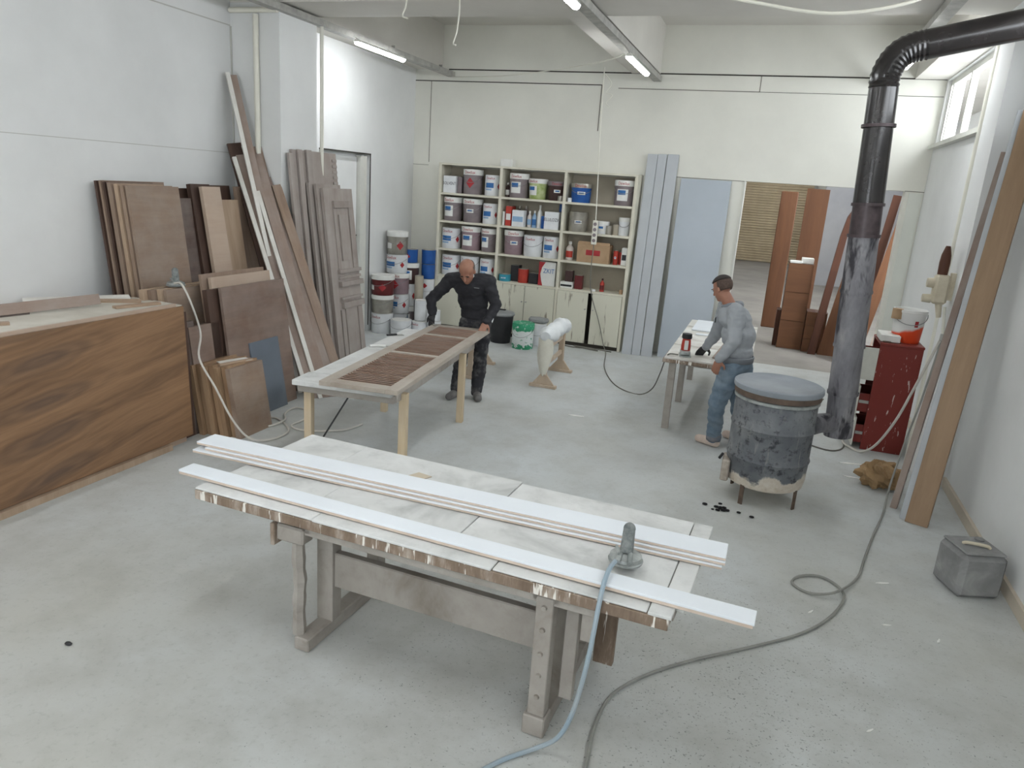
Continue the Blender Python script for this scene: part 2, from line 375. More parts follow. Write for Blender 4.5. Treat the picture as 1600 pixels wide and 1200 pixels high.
# ---------------------------------------------------------------- the next hall, seen through the doorway
struct(B().box((-6, 11.65, -.1), (8, 34, 0)).build('floor.001', plain('hall_floor', (152, 148, 142), (134, 130, 126), rough=.7, scale=1.2)))
struct(B().box((-6, 11.65, 4.6), (8, 34, 4.75)).build('ceiling.001', 'ceil'))
struct(B().box((-6.2, 32, 0), (8, 32.2, 4.6)).build('wall_far', 'wall_b'))
struct(B().box((-6.2, 11.65, 0), (-6, 32, 4.6)).build('wall_hall_left', 'wall'))
struct(B().box((3.8, 11.65, 0), (4.0, 32, 2.5)).box((3.8, 11.65, 3.9), (4.0, 32, 4.6)).box((3.8, 11.65, 2.5), (4.0, 13.5, 3.9)).box((3.8, 22.5, 2.5), (4.0, 32, 3.9)).build('wall_hall_right', 'wall'))  # unseen window opening, added to bring daylight into the hall
hg = plain('hall_grey_panel', (176, 176, 178), (160, 160, 164), rough=.6, scale=1)
struct(B().box((1.25, 24.8, 0), (3.8, 25.0, 4.6)).build('wall_hall_partition', hg))
MT['shutter'] = plain('shutter_beige', (200, 184, 156), (184, 168, 140), rough=.5, scale=2)
sh = thing('roller_shutter', 'beige roller shutter closing the far end of the next hall', 'shutter', (-.6, 31.9, 0))
pts = []
for q in range(33):
    z = q*.1; pts += [(z+.005, 0), (z+.03, .03), (z+.07, .03), (z+.095, 0)]
sv = [(x, 31.95-d, z) for x in (-2.6, 1.2) for z, d in pts]; n = len(pts)
o = B().add(sv, [(i, i+1, n+i+1, n+i) for i in range(n-1)]).build('slat_curtain', 'shutter', sh); o['kind'] = 'stuff'
B().box((-2.7, 31.88, 0), (-2.58, 31.98, 3.4)).build('guide_rail', 'steel_gal', sh); B().box((1.18, 31.88, 0), (1.3, 31.98, 3.4)).build('guide_rail', 'steel_gal', sh)
B().box((-2.7, 31.7, 3.3), (1.3, 31.98, 3.7)).build('shutter_box', 'shutter', sh)
for x, y, lab in ((-1.2, 14.5, 'nearer left tube lamp'), (1.6, 14.5, 'nearer right tube lamp'), (-1.2, 20, 'middle left tube lamp'), (2.2, 20, 'middle right tube lamp'), (-.8, 26, 'left tube lamp before the shutter'), (.2, 29.5, 'tube lamp closest to the shutter')):  # lamps added to brighten the hall
    lamp(x, y, 4.3, lab + ' added on the ceiling to light the next hall', 1.5, .14, rodz=4.6)

# ================================================================ LEFT SIDE: SHEETS, PANELS AND PLANKS
MT['tan_x'] = wood('tan_veneer', (150, 127, 108), (126, 104, 88), 'x', 2.5, rand=.06, dust=.25)
MT['tan'] = wood('tan_board', (146, 124, 106), (122, 101, 86), 'z', 5, rand=.12, dust=.15)
MT['dark'] = wood('dark_walnut', (98, 80, 72), (76, 60, 54), 'x', 3, rand=.08, dust=.2)
MT['darkz'] = wood('dark_walnut_upright', (92, 72, 62), (66, 50, 44), 'z', 3, rand=.1)
MT['birch'] = wood('pale_birch', (186, 166, 148), (172, 150, 132), 'x', 2, rand=.05, dust=.2, dustc=(200, 194, 186))
MT['birchz'] = wood('pale_birch_upright', (176, 155, 134), (152, 129, 108), 'z', 4, rand=.06)
MT['walnut'] = wood('walnut_panel', (134, 112, 98), (104, 84, 74), 'x', 2.2, rand=.05, dust=.35, dustc=(160, 152, 146))
MT['plank'] = wood('brown_plank', (152, 131, 118), (128, 108, 97), 'z', 3, rand=.08, dust=.3)
MT['grey_wood'] = wood('grey_dusty_wood', (160, 150, 144), (136, 124, 117), 'z', 3, rand=.06, dust=.5, dustc=(178, 174, 170))
MT['white_edge'] = plain('white_primed_wood', (222, 220, 214), (208, 204, 196), rough=.6)
MT['bluegrey'] = plain('blue_grey_board', (108, 116, 126), (98, 106, 116), rough=.6, scale=2)
MT['ply'] = wood('plywood_edge', (168, 141, 112), (128, 101, 78), 'z', 3, rand=.08)
def mat_veneer():
    m = N('figured_walnut_veneer'); c = m.n('ShaderNodeTexCoord'); s = m.n('ShaderNodeSeparateXYZ'); m.l(c.outputs['Object'], s.inputs[0])
    def mth(op, a, b=None, cc=None):
        n = m.n('ShaderNodeMath', _operation=op)
        for i, v in enumerate((a, b, cc)):
            if v is None: continue
            if isinstance(v, (int, float)): n.inputs[i].default_value = v
            else: m.l(v, n.inputs[i])
        return n.outputs[0]
    u, v = s.outputs[0], s.outputs[2]
    wob = m.noise(m.coord((.6, 1, 2.2)), 1.6, 3, .5)
    vv = mth('ADD', mth('SUBTRACT', v, mth('MULTIPLY', u, .16)), mth('MULTIPLY', wob, .14))
    g = mth('SUBTRACT', mth('FRACT', mth('DIVIDE', vv, .27)), .5)
    du = mth('DIVIDE', mth('SUBTRACT', u, 2.0), .62)
    ell = mth('SQRT', mth('ADD', mth('POWER', mth('MULTIPLY', g, 2.1), 2), mth('POWER', mth('ABSOLUTE', du), 2)))
    ring = mth('SINE', mth('MULTIPLY_ADD', ell, 17, mth('MULTIPLY', wob, 9)))
    inside = m.n('ShaderNodeMapRange'); m.l(ell, inside.inputs[0]); inside.inputs[1].default_value = 1.15; inside.inputs[2].default_value = .35
    fl_ = mth('MULTIPLY', mth('MULTIPLY_ADD', ring, .5, .5), inside.outputs[0])
    core = m.n('ShaderNodeMapRange'); m.l(ell, core.inputs[0]); core.inputs[1].default_value = .75; core.inputs[2].default_value = .05
    cm = m.n('ShaderNodeCombineXYZ'); m.l(mth('MULTIPLY', u, .055), cm.inputs[0]); m.l(vv, cm.inputs[2])
    str1 = m.noise(cm.outputs[0], 9, 6, .6, .4); str2 = m.noise(cm.outputs[0], 48, 3, .6)
    col = m.ramp(str1, [(.3, lin((104, 79, 59))), (.48, lin((132, 101, 74))), (.7, lin((152, 118, 88)))])
    col = m.mix(.22, col, m.ramp(str2, [(.35, lin((84, 63, 48))), (.65, lin((146, 117, 90)))]))
    col = m.mix(mth('MULTIPLY', fl_, .42), col, lin((78, 62, 52)))
    col = m.mix(mth('MULTIPLY', core.outputs[0], .55), col, lin((88, 74, 66)))
    m.bump(str2, .05, .003)
    return m.out(col, .45, 0, .35)
MT['veneer'] = mat_veneer()

MT['dust_sheet'] = plain('dusty_white_board', (206, 202, 192), (186, 180, 168), rough=.7, scale=3)
def lean(name, Xb, s, y0, y1, h, t, mat, parent=None, z0=0, bevel=0):
    """sheet leaning towards the left wall: face X = Xb - s*z"""
    return slab(name, (Xb-s*z0, y0, z0), (Xb-s*z0, y1, z0), (Xb-s*h, y0, h), t, mat, parent, bevel)
def plank(name, bot, top, w, t, n, mat, parent=None, bevel=0):
    bot, top, n = Vector(bot), Vector(top), Vector(n); d = (top-bot).normalized(); wd = d.cross(n).normalized()
    p0 = bot - wd*w/2
    return slab(name, p0, p0+wd*w, p0+(top-bot), t, mat, parent, bevel)

# bench carcass that carries the flat stack by the left wall
bt = thing('board_bench', 'pale flat-topped board bench behind the large figured walnut sheet', 'bench', (-5.3, 3.6, 0))
for x, y in ((-4.86, 1.9), (-4.86, 4.6), (-5.74, 1.9), (-5.74, 4.6)): B().box((x-.04, y-.04, 0), (x+.04, y+.04, 1.08)).build('leg', 'birchz', bt)
B().box((-5.80, 1.7, 1.08), (-4.80, 4.86, 1.13)).build('top', 'birch', bt)
tag(B().box((-5.42, 1.7, 1.131), (-4.76, 5.02, 1.15)).build('flat_sheet', 'white_edge', bevel=.002), 'white flat sheet lying lowest on the board bench', 'sheet')
tag(B().box((-5.50, 1.6, 1.151), (-4.79, 4.98, 1.163)).build('flat_sheet', 'darkz'), 'thin dark sheet sandwiched in the flat stack on the bench', 'sheet')
tag(B().prism([(-5.74, 4.4, 1.164), (-5.3, 4.05, 1.164), (-5.45, 3.2, 1.164), (-5.6, 1.6, 1.164), (-4.80, 1.6, 1.164), (-4.80, 5.08, 1.164), (-5.36, 5.12, 1.164)], (0, 0, .014)).build('flat_sheet', 'dust_sheet'), 'pale flat sheet lying uppermost on the bench', 'sheet')
tag(plank('scrap_plank', (-5.62, 2.2, 1.22), (-5.22, 4.62, 1.24), .085, .022, (.95, -.15, .28), 'plank'), 'long brown scrap plank on edge across the flat stack', 'plank')
tag(plank('scrap_plank', (-5.66, 4.5, 1.2), (-5.12, 4.95, 1.2), .07, .018, (.1, -.05, 1), 'birchz'), 'short pale offcut lying behind the long scrap plank', 'offcut')
tag(plank('scrap_plank', (-5.76, 4.35, 1.205), (-5.3, 5.0, 1.21), .10, .015, (.1, -.05, 1), 'white_edge'), 'white thin offcut lying farthest back on the flat stack', 'offcut')
tag(plank('scrap_plank', (-5.05, 4.6, 1.2), (-4.95, 4.98, 1.2), .06, .02, (0, 0, 1), 'birchz'), 'short brown offcut at the far corner of the flat stack', 'offcut')
tag(plank('scrap_block', (-5.21, 3.5, 1.199), (-5.08, 3.72, 1.199), .06, .02, (0, 0, 1), 'birchz'), 'small wooden block lying alone on the white flat stack', 'block')
tag(slab('dark_opening', (-5.72, 2.6, 1.19), (-5.42, 3.78, 1.19), (-5.78, 2.62, 1.2), .01, 'darkz'), 'dark brown slab standing for an opening at the left edge on the flat stack', 'offcut')  # flat dark slab stands in for an opening in the stack
# the big figured sheet and its neighbours
tag(lean('veneer_sheet', -4.60, .035, 1.6, 4.93, 1.205, .022, 'veneer', z0=.06), 'large figured walnut veneer sheet standing on edge at the left', 'sheet')
tag(lean('veneer_sheet', -4.64, .035, 1.6, 4.89, 1.225, .03, 'birch', z0=.0), 'pale edged sheet standing directly behind the large figured sheet', 'sheet')
tag(lean('veneer_sheet', -4.69, .035, 1.6, 5.05, 1.13, .03, 'darkz'), 'dark sheet standing behind the pale edged sheet by the bench', 'sheet')
tag(B().box((-4.66, 1.6, 0), (-4.575, 4.66, .052)).build('floor_batten', 'birchz'), 'pale wooden batten on the floor under the large walnut sheet', 'batten')
# back row against the wall
gA = 'tall veneered sheets leaning on the left wall'
for a, lab in (((-5.20, .12, 5.21, 5.81, 2.15, .034, 'tan_x'), 'tan veneered sheet, front of the leaning stack by the wall'),
               ((-5.245, .12, 5.20, 5.78, 2.155, .04, 'tan'), 'brown edged sheet, second in the tan leaning stack'),
               ((-5.297, .12, 5.185, 5.72, 2.16, .04, 'birchz'), 'paler edged sheet, third in the tan leaning stack'),
               ((-5.35, .12, 5.17, 5.72, 2.17, .045, 'tan'), 'brown edged sheet, fourth in the tan leaning stack'),
               ((-5.42, .12, 5.17, 5.72, 2.172, .02, 'darkz'), 'dark edged sheet, fifth in the tan leaning stack'),
               ((-5.45, .12, 5.155, 5.89, 2.18, .022, 'tan'), 'thin tan sheet, sixth in the tan leaning stack'),
               ((-5.485, .12, 5.14, 5.9, 2.175, .024, 'darkz'), 'dark thin sheet, rearmost against the wall in the tan stack'),
               ((-5.30, .12, 5.86, 6.22, 2.04, .03, 'dark'), 'dark brown sheet between the tan stack and the birch boards'),
               ((-5.40, .12, 5.80, 6.30, 2.13, .03, 'darkz'), 'dark board whose top peeps over the dark brown sheet'),
               ((-5.22, .15, 6.06, 6.33, 2.18, .05, 'darkz'), 'dark edged board just behind the stained birch board'),
               ((-5.15, .15, 6.14, 6.40, 2.16, .04, 'birch'), 'pale birch board with a yellow stain near its top'),
               ((-5.20, .15, 6.44, 6.70, 2.03, .04, 'birchz'), 'pale birch board right of the stained one, slightly shorter'),
               ((-5.25, .15, 6.76, 7.03, 2.165, .04, 'tan'), 'brown board at the right end beside the birch boards'),
               ((-5.40, .15, 6.36, 6.84, 2.165, .03, 'darkz'), 'dark board standing in for the shaded recess behind the shorter birch board')):  # last entry is a dark sheet painting the shade of a recess
    tag(lean('leaning_sheet', *a), lab, 'sheet', gA)
MT['stain_y'] = plain('yellow_glue_stain', (196, 164, 120), (178, 150, 116), rough=.6)
# middle row
gB = 'half-height panels in front of the tall sheets'
for a, lab in (((-4.90, .12, 5.17, 5.86, 1.27, .035, 'tan_x'), 'tan half-height panel under the resting sander, front of its stack'),
               ((-4.94, .12, 5.14, 5.86, 1.275, .04, 'birchz'), 'second half-height panel in the stack under the resting sander'),
               ((-4.985, .12, 5.08, 5.86, 1.27, .04, 'tan'), 'third half-height panel in the stack under the resting sander'),
               ((-5.03, .12, 5.03, 5.86, 1.275, .045, 'birchz'), 'rear half-height panel in the stack under the resting sander'),
               ((-4.60, .12, 5.52, 6.46, 1.285, .03, 'walnut'), 'walnut panel with wavy grain behind the blue-grey board'),
               ((-4.66, .12, 5.40, 6.42, 1.27, .05, 'darkz'), 'dark panel directly behind the wavy walnut panel'),
               ((-4.735, .12, 5.56, 6.42, 1.36, .035, 'birch'), 'pale panel whose top shows above the wavy walnut panel'),
               ((-4.79, .12, 5.50, 6.40, 1.39, .03, 'tan'), 'tan panel rearmost in the walnut panel stack')):
    tag(lean('leaning_board', *a), lab, 'panel', gB)
tag(lean('leaning_board', -4.66, .12, 5.12, 5.50, .97, .06, 'walnut'), 'grey-brown narrow panel below the tan panel with the sander', 'panel', gB)
tag(lean('leaning_board', -4.745, .12, 5.10, 5.44, .96, .05, 'darkz'), 'dark narrow panel behind the grey-brown narrow panel', 'panel', gB)
tag(lean('leaning_board', -4.555, .16, 5.80, 6.24, .72, .022, 'bluegrey', bevel=.003), 'smooth blue-grey board leaning low against the walnut panel', 'board')
# short block of panels
gC = 'short panels standing in a block by the walnut sheet'
labs = ['front', 'second', 'third', 'fourth', 'fifth', 'sixth', 'rearmost']
for i in range(7):
    tag(lean('short_board', -4.27-.058*i, .16, 5.15-.012*i+(.03 if i % 2 else 0), 5.60, .64+(.012 if i % 2 else 0), .05, 'tan_x' if i == 0 else 'ply'), labs[i].capitalize() + ' short tan panel in the knee-high block on the floor', 'panel', gC)
tag(lean('leaning_board', -4.69, .10, 4.98, 5.2, 1.02, .04, 'dark'), 'narrow dark board standing between the figured sheet and the short panels', 'board')
tag(plank('wood_stick', (-4.52, 5.2, .66), (-4.42, 5.52, .665), .03, .02, (0, 0, 1), 'birchz'), 'thin wooden stick lying on the short panel block', 'stick')
tag(slab('sanding_sheet', (-4.50, 5.22, .657), (-4.41, 5.5, .657), (-4.60, 5.25, .66), .003, 'white_edge'), 'dusty white paper sheet lying on the short panel block', 'paper')
# long planks leaning into the corner by the pillar
gD = 'long planks leaning beside the wall pillar'
nf = (.77, -.6, .2); ld = Vector((.63, .77, 0)); B0 = Vector((-4.49, 6.51, 0))
for q, top, w, t, m, lab in ((.07, (-5.62, 6.90, 2.50), .08, .03, 'plank', 'grey plank between the two white strips in the corner'), (.205, (-5.47, 6.98, 2.52), .12, .03, 'plank', 'grey-brown plank right of both white strips'),
                       (.32, (-5.37, 7.01, 2.28), .105, .03, 'plank', 'brown plank second from the grey carved leaf'), (.42, (-5.25, 7.035, 2.21), .10, .03, 'tan', 'tan plank nearest the grey carved leaf')):
    tag(plank('long_plank', B0+ld*q, top, w, t, nf, m), lab, 'plank', gD)
tag(plank('long_plank', (-4.66, 6.70, 0), (-5.735, 6.965, 3.32), .085, .03, nf, 'plank'), 'tallest plank of the corner, reaching far up the pillar', 'plank', gD)
tag(plank('long_plank', (-4.74, 6.74, 0), (-5.70, 6.92, 2.62), .16, .03, nf, 'darkz'), 'dark board hidden behind the tallest corner plank', 'plank', gD)
tag(plank('long_plank', (-4.58, 6.83, 0), (-5.50, 7.02, 2.60), .12, .03, nf, 'tan'), 'tan board peeping out behind the grey-brown plank', 'plank', gD)
for bot, top, lab in ((Vector((-4.70, 6.65, 0)), (-5.765, 6.915, 3.33), 'narrow white primed strip edging the tallest corner plank'), (B0+ld*.005, (-5.66, 6.85, 2.47), 'narrow white primed strip nearest the walnut panel'), (B0+ld*.127, (-5.60, 6.935, 2.60), 'narrow white primed strip between the grey corner planks')):
    tag(plank('white_strip', Vector(bot)+Vector(nf)*.03, Vector(top)+Vector(nf)*.03, .042, .03, nf, 'white_edge'), lab, 'strip', 'white strips among the corner planks')
# grey dusty door leaves beyond the pillar
gE = 'grey dusty panels leaning beyond the pillar'
Xr = -4.915
nb = tag(lean('grey_board', Xr, .1, 7.56, 8.09, 2.6, .03, 'grey_wood'), 'widest tall grey board with a notched right edge', 'board', gE)
for q in range(8):
    z0 = 2.5-.065*q
    nt = slab('notch', (Xr+.012-.1*z0, 7.99, z0), (Xr+.012-.1*z0, 8.08, z0), (Xr+.012-.1*(z0+.03), 7.99, z0+.03), .014, 'grey_wood', nb)
    nt.matrix_basis = nb.matrix_basis.inverted() @ frame3((Xr+.012-.1*z0, 7.99, z0), (Xr+.012-.1*z0, 8.08, z0), (Xr+.012-.1*(z0+.03), 7.99, z0+.03))[0]
for i, (dx, y0, w, h, lab) in enumerate(((.02, 7.46, .10, 2.61, 'tall grey strip beside the notched grey board'), (0, 7.375, .075, 2.6, 'tall grey strip second from the notched grey board'), (.025, 7.29, .08, 2.605, 'tall grey strip third from the notched grey board'),
                                  (0, 7.21, .07, 2.6, 'tall grey strip fourth from the notched grey board'), (.02, 7.13, .07, 2.56, 'tall grey strip nearest the pillar corner'))):
    tag(lean('grey_board', Xr+dx, .1, y0, y0+w, h, .03, 'grey_wood'), lab, 'board', gE)
for q, (Xb, y0, h) in enumerate(((-4.765, 7.47, 2.24), (-4.82, 7.40, 2.25))):
    tag(lean('grey_board', Xb, .12, y0, y0+.5, h, .035, 'grey_wood'), ('grey board directly behind the carved door leaf', 'grey board second behind the carved door leaf')[q], 'board', gE)
YO = 1.05; XO = -.57
cp = thing('carved_door_leaf', 'grey carved door leaf with raised mouldings, front of the grey stack', 'door leaf', (-4.85, 7.8, 0))
lean('board', -4.720, .12, 8.58-YO, 9.20-YO, 2.2, .04, 'grey_wood', cp)
for z0, z1, d, y0, y1 in ((1.98, 2.06, .03, 8.74, 9.14), (1.22, 1.26, .04, 8.72, 9.2), (1.15, 1.18, .025, 8.72, 9.2), (1.06, 1.12, .05, 8.72, 9.21), (.90, .93, .03, 8.72, 9.2), (.8, .87, .04, 8.74, 9.21)):
    lean('moulding', -4.720+d, .12, y0-YO, y1-YO, z1, d+.005, 'grey_wood', cp, z0=z0)
for y in (8.74, 9.07): lean('moulding', -4.705, .12, y-YO, y+.05-YO, 1.98, .02, 'grey_wood', cp, z0=1.26)
lean('raised_field', -4.700, .12, 8.84-YO, 9.02-YO, 1.9, .025, 'grey_wood', cp, z0=1.36)
for y in (8.70, 8.80, 9.08): lean('moulding', -4.705, .12, y-YO, y+.03-YO, .78, .02, 'grey_wood', cp, z0=.05)

# ================================================================ BACK WALL: SHELF UNIT AND PAINT CANS
MT['cream'] = plain('cream_shelf_paint', (214, 210, 194), (200, 196, 180), rough=.55, scale=3)
MT['shelf_back'] = plain('shelf_back_board', (178, 170, 154), (164, 156, 140), rough=.7, scale=2)
def mat_drip():
    m = N('drip_stained_door'); v = m.coord((14, 1, 1.6)); n = m.noise(v, 1.6, 4, .6); p = m.noise(m.coord((1, 1, 1)), 2.4, 2)
    a = m.n('ShaderNodeMath', _operation='MULTIPLY_ADD'); m.l(p, a.inputs[0]); a.inputs[1].default_value = .6; m.l(n, a.inputs[2])
    col = m.mix(m.ramp(a.outputs[0], [(.92, (0, 0, 0, 1)), (1.0, (.75, .75, .75, 1))]), lin((208, 206, 190)), lin((110, 98, 82)))
    return m.out(col, .55)
MT['door'] = mat_drip()
MT['void'] = plain('cabinet_inside', (70, 66, 60), rough=.9)
su = thing('shelf_unit', 'cream shelf unit with open bays above cabinet doors, on the back wall', 'shelf unit', (-3.58, 11.25, 0))
X0, X1, YF, YB = -5.17, -1.99, 11.05, 11.44
for x in (X0, -4.135, -3.10): B().box((x, YF, 0), (x+.045, YB, 2.615)).build('upright', 'cream', su, bevel=.003)
B().box((X1-.045, YF, 0), (X1, YB, 2.615)).build('upright', 'cream', su, bevel=.003)
B().box((X0, YB-.012, .06), (X1, YB, 2.6)).build('back_board', 'shelf_back', su)
B().box((X0, YF-.004, 2.615), (X1, YB, 2.645)).build('top_board', 'cream', su)
bays = [(X0+.045, -4.135), (-4.09, -3.10), (-3.055, X1-.045)]
for a, b in bays:
    for z in (2.19, 1.755, 1.315, .885): B().box((a, YF, z-.032), (b, YB-.012, z)).build('shelf_board', 'cream', su)
    B().box((a, YF+.03, 0), (b, YB, .06)).build('plinth', 'void', su)
for i, (a, b) in enumerate(bays):
    m = (a+b)/2
    for j, (p, q) in enumerate(((a+.005, m-.004), (m+.004, b-.005))):
        if i == 2 and j == 0: q -= .015
        if i == 2 and j == 1: p += .045
        bb = B().box((p, YF-.012, .065), (q, YF+.008, .85))
        d = bb.build('cabinet_door', 'door', su, bevel=.002)
        kx = q-.03 if j == 0 else p+.03
        B().cyl((kx, YF-.012, .6), (kx, YF-.035, .6), .011, n=10).build('door_knob', 'steel_gal', d)
    B().box((a, YB-.1, .06), (b, YB-.02, .85)).build('cabinet_inside', 'void', su)

for nm, c, c2, r, me in (('can_white', (224, 226, 228), (212, 214, 216), .4, 0), ('can_grey', (134, 124, 126), (120, 110, 112), .45, 0), ('can_mauve', (150, 128, 134), (136, 116, 122), .45, 0), ('can_silver', (176, 172, 162), (150, 146, 138), .35, .6),
                     ('can_darkred', (104, 44, 44), (92, 36, 38), .4, 0), ('can_blue', (44, 92, 160), (38, 80, 146), .35, 0), ('can_brown', (72, 52, 50), (60, 44, 42), .45, 0), ('can_green', (196, 204, 160), (140, 158, 84), .45, 0),
                     ('can_red', (180, 66, 54), (164, 56, 48), .4, 0), ('can_black', (52, 52, 54), (44, 44, 46), .5, 0), ('label_white', (226, 226, 222), (214, 214, 210), .5, 0), ('label_blue', (58, 110, 168), (48, 96, 150), .5, 0), ('label_lblue', (150, 178, 204), (132, 164, 196), .5, 0),
                     ('print_red', (164, 52, 56), None, .5, 0), ('print_dark', (66, 62, 70), None, .5, 0), ('cardboard', (176, 148, 118), (162, 134, 104), .7, 0), ('wire', (150, 150, 150), None, .35, .7), ('bottle_clear', (214, 206, 200), (202, 192, 186), .25, 0), ('can_teal', (62, 150, 170), (56, 136, 156), .4, 0)):
    MT[nm] = plain(nm, c, c2, rough=r, metal=me, scale=8)

def patch(r0, r1, h, ang, z0, z1, proud=.0015, n=8, shape=None):
    """curved patch on a tapered wall; ang = (a0, a1) radians seen from -y"""
    b = B(); rad = lambda z: r0+(r1-r0)*z/h+proud
    if shape == 'diamond':
        am, zm = (ang[0]+ang[1])/2, (z0+z1)/2
        vs = []
        for i in range(13):
            a = ang[0]+(ang[1]-ang[0])*i/12; hh = (1-abs(i-6)/6)*(z1-z0)/2+1e-4
            for z in (zm-hh, zm+hh): vs.append((rad(z)*math.sin(a), -rad(z)*math.cos(a), z))
        return b.add(vs, [(2*i, 2*i+2, 2*i+3, 2*i+1) for i in range(12)])
    return b.lathe([(rad(z0), z0), (rad(z1), z1)], n, a0=ang[0], a1=ang[1])
def curved_text(s, size, r0, r1, h, ang, z, proud=.003):
    V, F = text_geo(s); rad = lambda zz: r0+(r1-r0)*zz/h+proud; vs = []
    for x, y, _ in V:
        zz = z+y*size*1.25; a = ang+x*size/r0; vs.append((rad(zz)*math.sin(a), -rad(zz)*math.cos(a), zz))
    return B().add(vs, F)
def can(lab, x, y, z, w, h, body='can_white', style='blue', rot=0, lid=None, taper=.0, name='paint_can', group=None, text='Dewilux', handle=True, cat='paint can'):
    r1 = w/2; r0 = r1*(1-taper); t = thing(name, lab, cat, (x, y, z), group, rot)
    hb = h*.985
    B().lathe([(0, 0), (r0*.97, 0), (r0, .006), (r0+(r1-r0)*.5, h*.5), (r1, hb-.008), (r1*1.02, hb), (r1*.95, hb), (r1*.95, hb-.012), (0, hb-.012)], 28).build('body', body, t, smooth=True, world=False)
    if lid:
        lh = h*.2; B().lathe([(r1*1.0, hb-lh), (r1*1.045, hb-lh), (r1*1.05, hb-.01), (r1*1.03, h+.004), (r1*.93, h+.004), (r1*.9, h-.004), (0, h-.004)], 28).build('lid', lid, t, smooth=True, world=False)
    else:
        B().lathe([(r1*.9, hb-.008), (r1*.9, h), (r1*.8, h), (r1*.78, h-.006), (0, h-.006)], 24).build('lid', 'can_silver' if body != 'can_white' else 'label_white', t, smooth=True, world=False)
    tz = h*.87 if lid else h*.86
    rr = (r0, r1, h)
    if lid and text: curved_text(text, w*.17, r1*1.05, r1*1.05, h, -.05, h*.885, .003).build('print', 'print_red', t, world=False)
    if style == 'blue':
        if text and not lid: curved_text(text, w*.17, *rr, -.1, h*.84).build('print', 'print_red', t, world=False)
        patch(*rr, (-.75, .35), h*.38, h*.62).build('label', 'label_blue', t, world=False)
        patch(*rr, (-.75, .1), h*.26, h*.34).build('label', 'label_lblue', t, world=False)
        patch(*rr, (.85, 1.3), h*.3, h*.62, shape='diamond').build('hazard_mark', 'print_red', t, world=False)
    elif style == 'grey':
        patch(*rr, (-.7, .45), h*.2, h*.66).build('label', 'label_white', t, world=False)
        patch(*rr, (-.6, .2), h*.44, h*.62, .003).build('label', 'label_blue', t, world=False)
    elif style == 'small':
        patch(*rr, (-.35, .45), h*.42, h*.58).build('label', 'label_white', t, world=False)
        patch(*rr, (-.2, .3), h*.47, h*.54, .003).build('label', 'label_blue', t, world=False)
    elif style == 'diamond':
        patch(*rr, (-.45, .45), h*.25, h*.68, shape='diamond').build('hazard_mark', 'print_red', t, world=False)
    elif style == 'text':
        if text: curved_text(text, w*.15, *rr, -.1, h*.82).build('print', 'print_red', t, world=False)
    elif style == 'red_label':
        patch(*rr, (-1.0, -.3), h*.25, h*.5).build('label', 'label_white', t, world=False)
        patch(*rr, (.2, .9), h*.2, h*.6, shape='diamond').build('hazard_mark', 'print_red', t, world=False)
    if handle:
        pts = [(r1*1.03*math.cos(PI*i/14), -abs(math.sin(PI*i/14))*r1*1.06-.004*(1 if 0 < i < 14 else 0), h*.78-math.sin(PI*i/14)*h*.3) for i in range(15)]
        B().tube(pts, .0035, 5).build('handle', 'wire', t, world=False)
    return t
YC = 11.21
S1, S2, S3, S4 = 2.19, 1.755, 1.315, .885
g = 'paint cans on the shelf unit'
def tin(lab, x, y, z, w, d, h, body='can_white', name='square_tin', text=None, band=None, group=g, cat='tin', tc='print_dark', rot=0):
    t = thing(name, lab, cat, (x, y, z), group, rot); B().box((-w/2, -d/2, 0), (w/2, d/2, h)).build('body', body, t, bevel=.004, world=False)
    B().box((-w/2+.008, -d/2+.008, h), (w/2-.008, d/2-.008, h+.004)).build('lid', 'can_silver' if 'can' in body else body, t, world=False)
    if band: B().box((-w/2+.01, -d/2-.0015, h*.3), (w/2-.01, -d/2+.001, h*.62)).build('label', band, t, world=False)
    if text:
        V, F = text_geo(text); B().add([(px*w*.24, -d/2-.003, h*.55+py*w*.3) for px, py, _ in V], F).build('print', tc, t, world=False)
    return t
def bottle(lab, x, y, z, r, h, body, cap, name='bottle', label=None, cat='bottle'):
    t = thing(name, lab, cat, (x, y, z), g)
    B().lathe([(0, 0), (r, 0), (r, h*.62), (r*.85, h*.7), (r*.35, h*.8), (r*.32, h*.88), (0, h*.88)], 16).build('body', body, t, smooth=True, world=False)
    B().lathe([(r*.42, h*.86), (r*.42, h), (0, h)], 12).build('cap', cap, t, smooth=True, world=False)
    if label: patch(r, r, h, (-1.1, 1.1), h*.15, h*.5).build('label', label, t, world=False)
    return t
# left bay
tin('white square tin at the left end of the top shelf', -5.0, YC, S1, .22, .22, .26, text='SOLVENT')
tin('grey slim tin beside the white square tin on the top shelf', -4.845, YC+.04, S1, .075, .2, .25, 'can_grey')
can('grey paint pail with red diamond mark on the top shelf', -4.64, YC, S1, .31, .375, 'can_grey', 'diamond', .05, 'label_white', .05, group=g)
can('white paint can with blue label, right end of top left bay', -4.30, YC, S1, .25, .315, 'can_white', 'blue', .1, group=g, handle=False)
can('grey paint pail, left on the second shelf of the left bay', -4.96, YC, S2, .30, .365, 'can_grey', 'grey', -.1, 'label_white', .05, group=g)
can('grey paint pail with drooping handle, middle of the second shelf left bay', -4.62, YC, S2, .31, .36, 'can_grey', 'small', 0, 'label_white', .05, group=g)
can('white paint can with blue label, right on the second shelf left bay', -4.31, YC, S2, .25, .315, 'can_white', 'blue', 0, group=g, handle=False)
can('white paint can with blue label, left on the third shelf left bay', -4.97, YC, S3, .31, .325, 'can_white', 'blue', 0, group=g)
can('mauve paint pail, middle of the third shelf left bay', -4.62, YC, S3, .32, .37, 'can_mauve', 'grey', 0, 'label_white', .05, group=g)
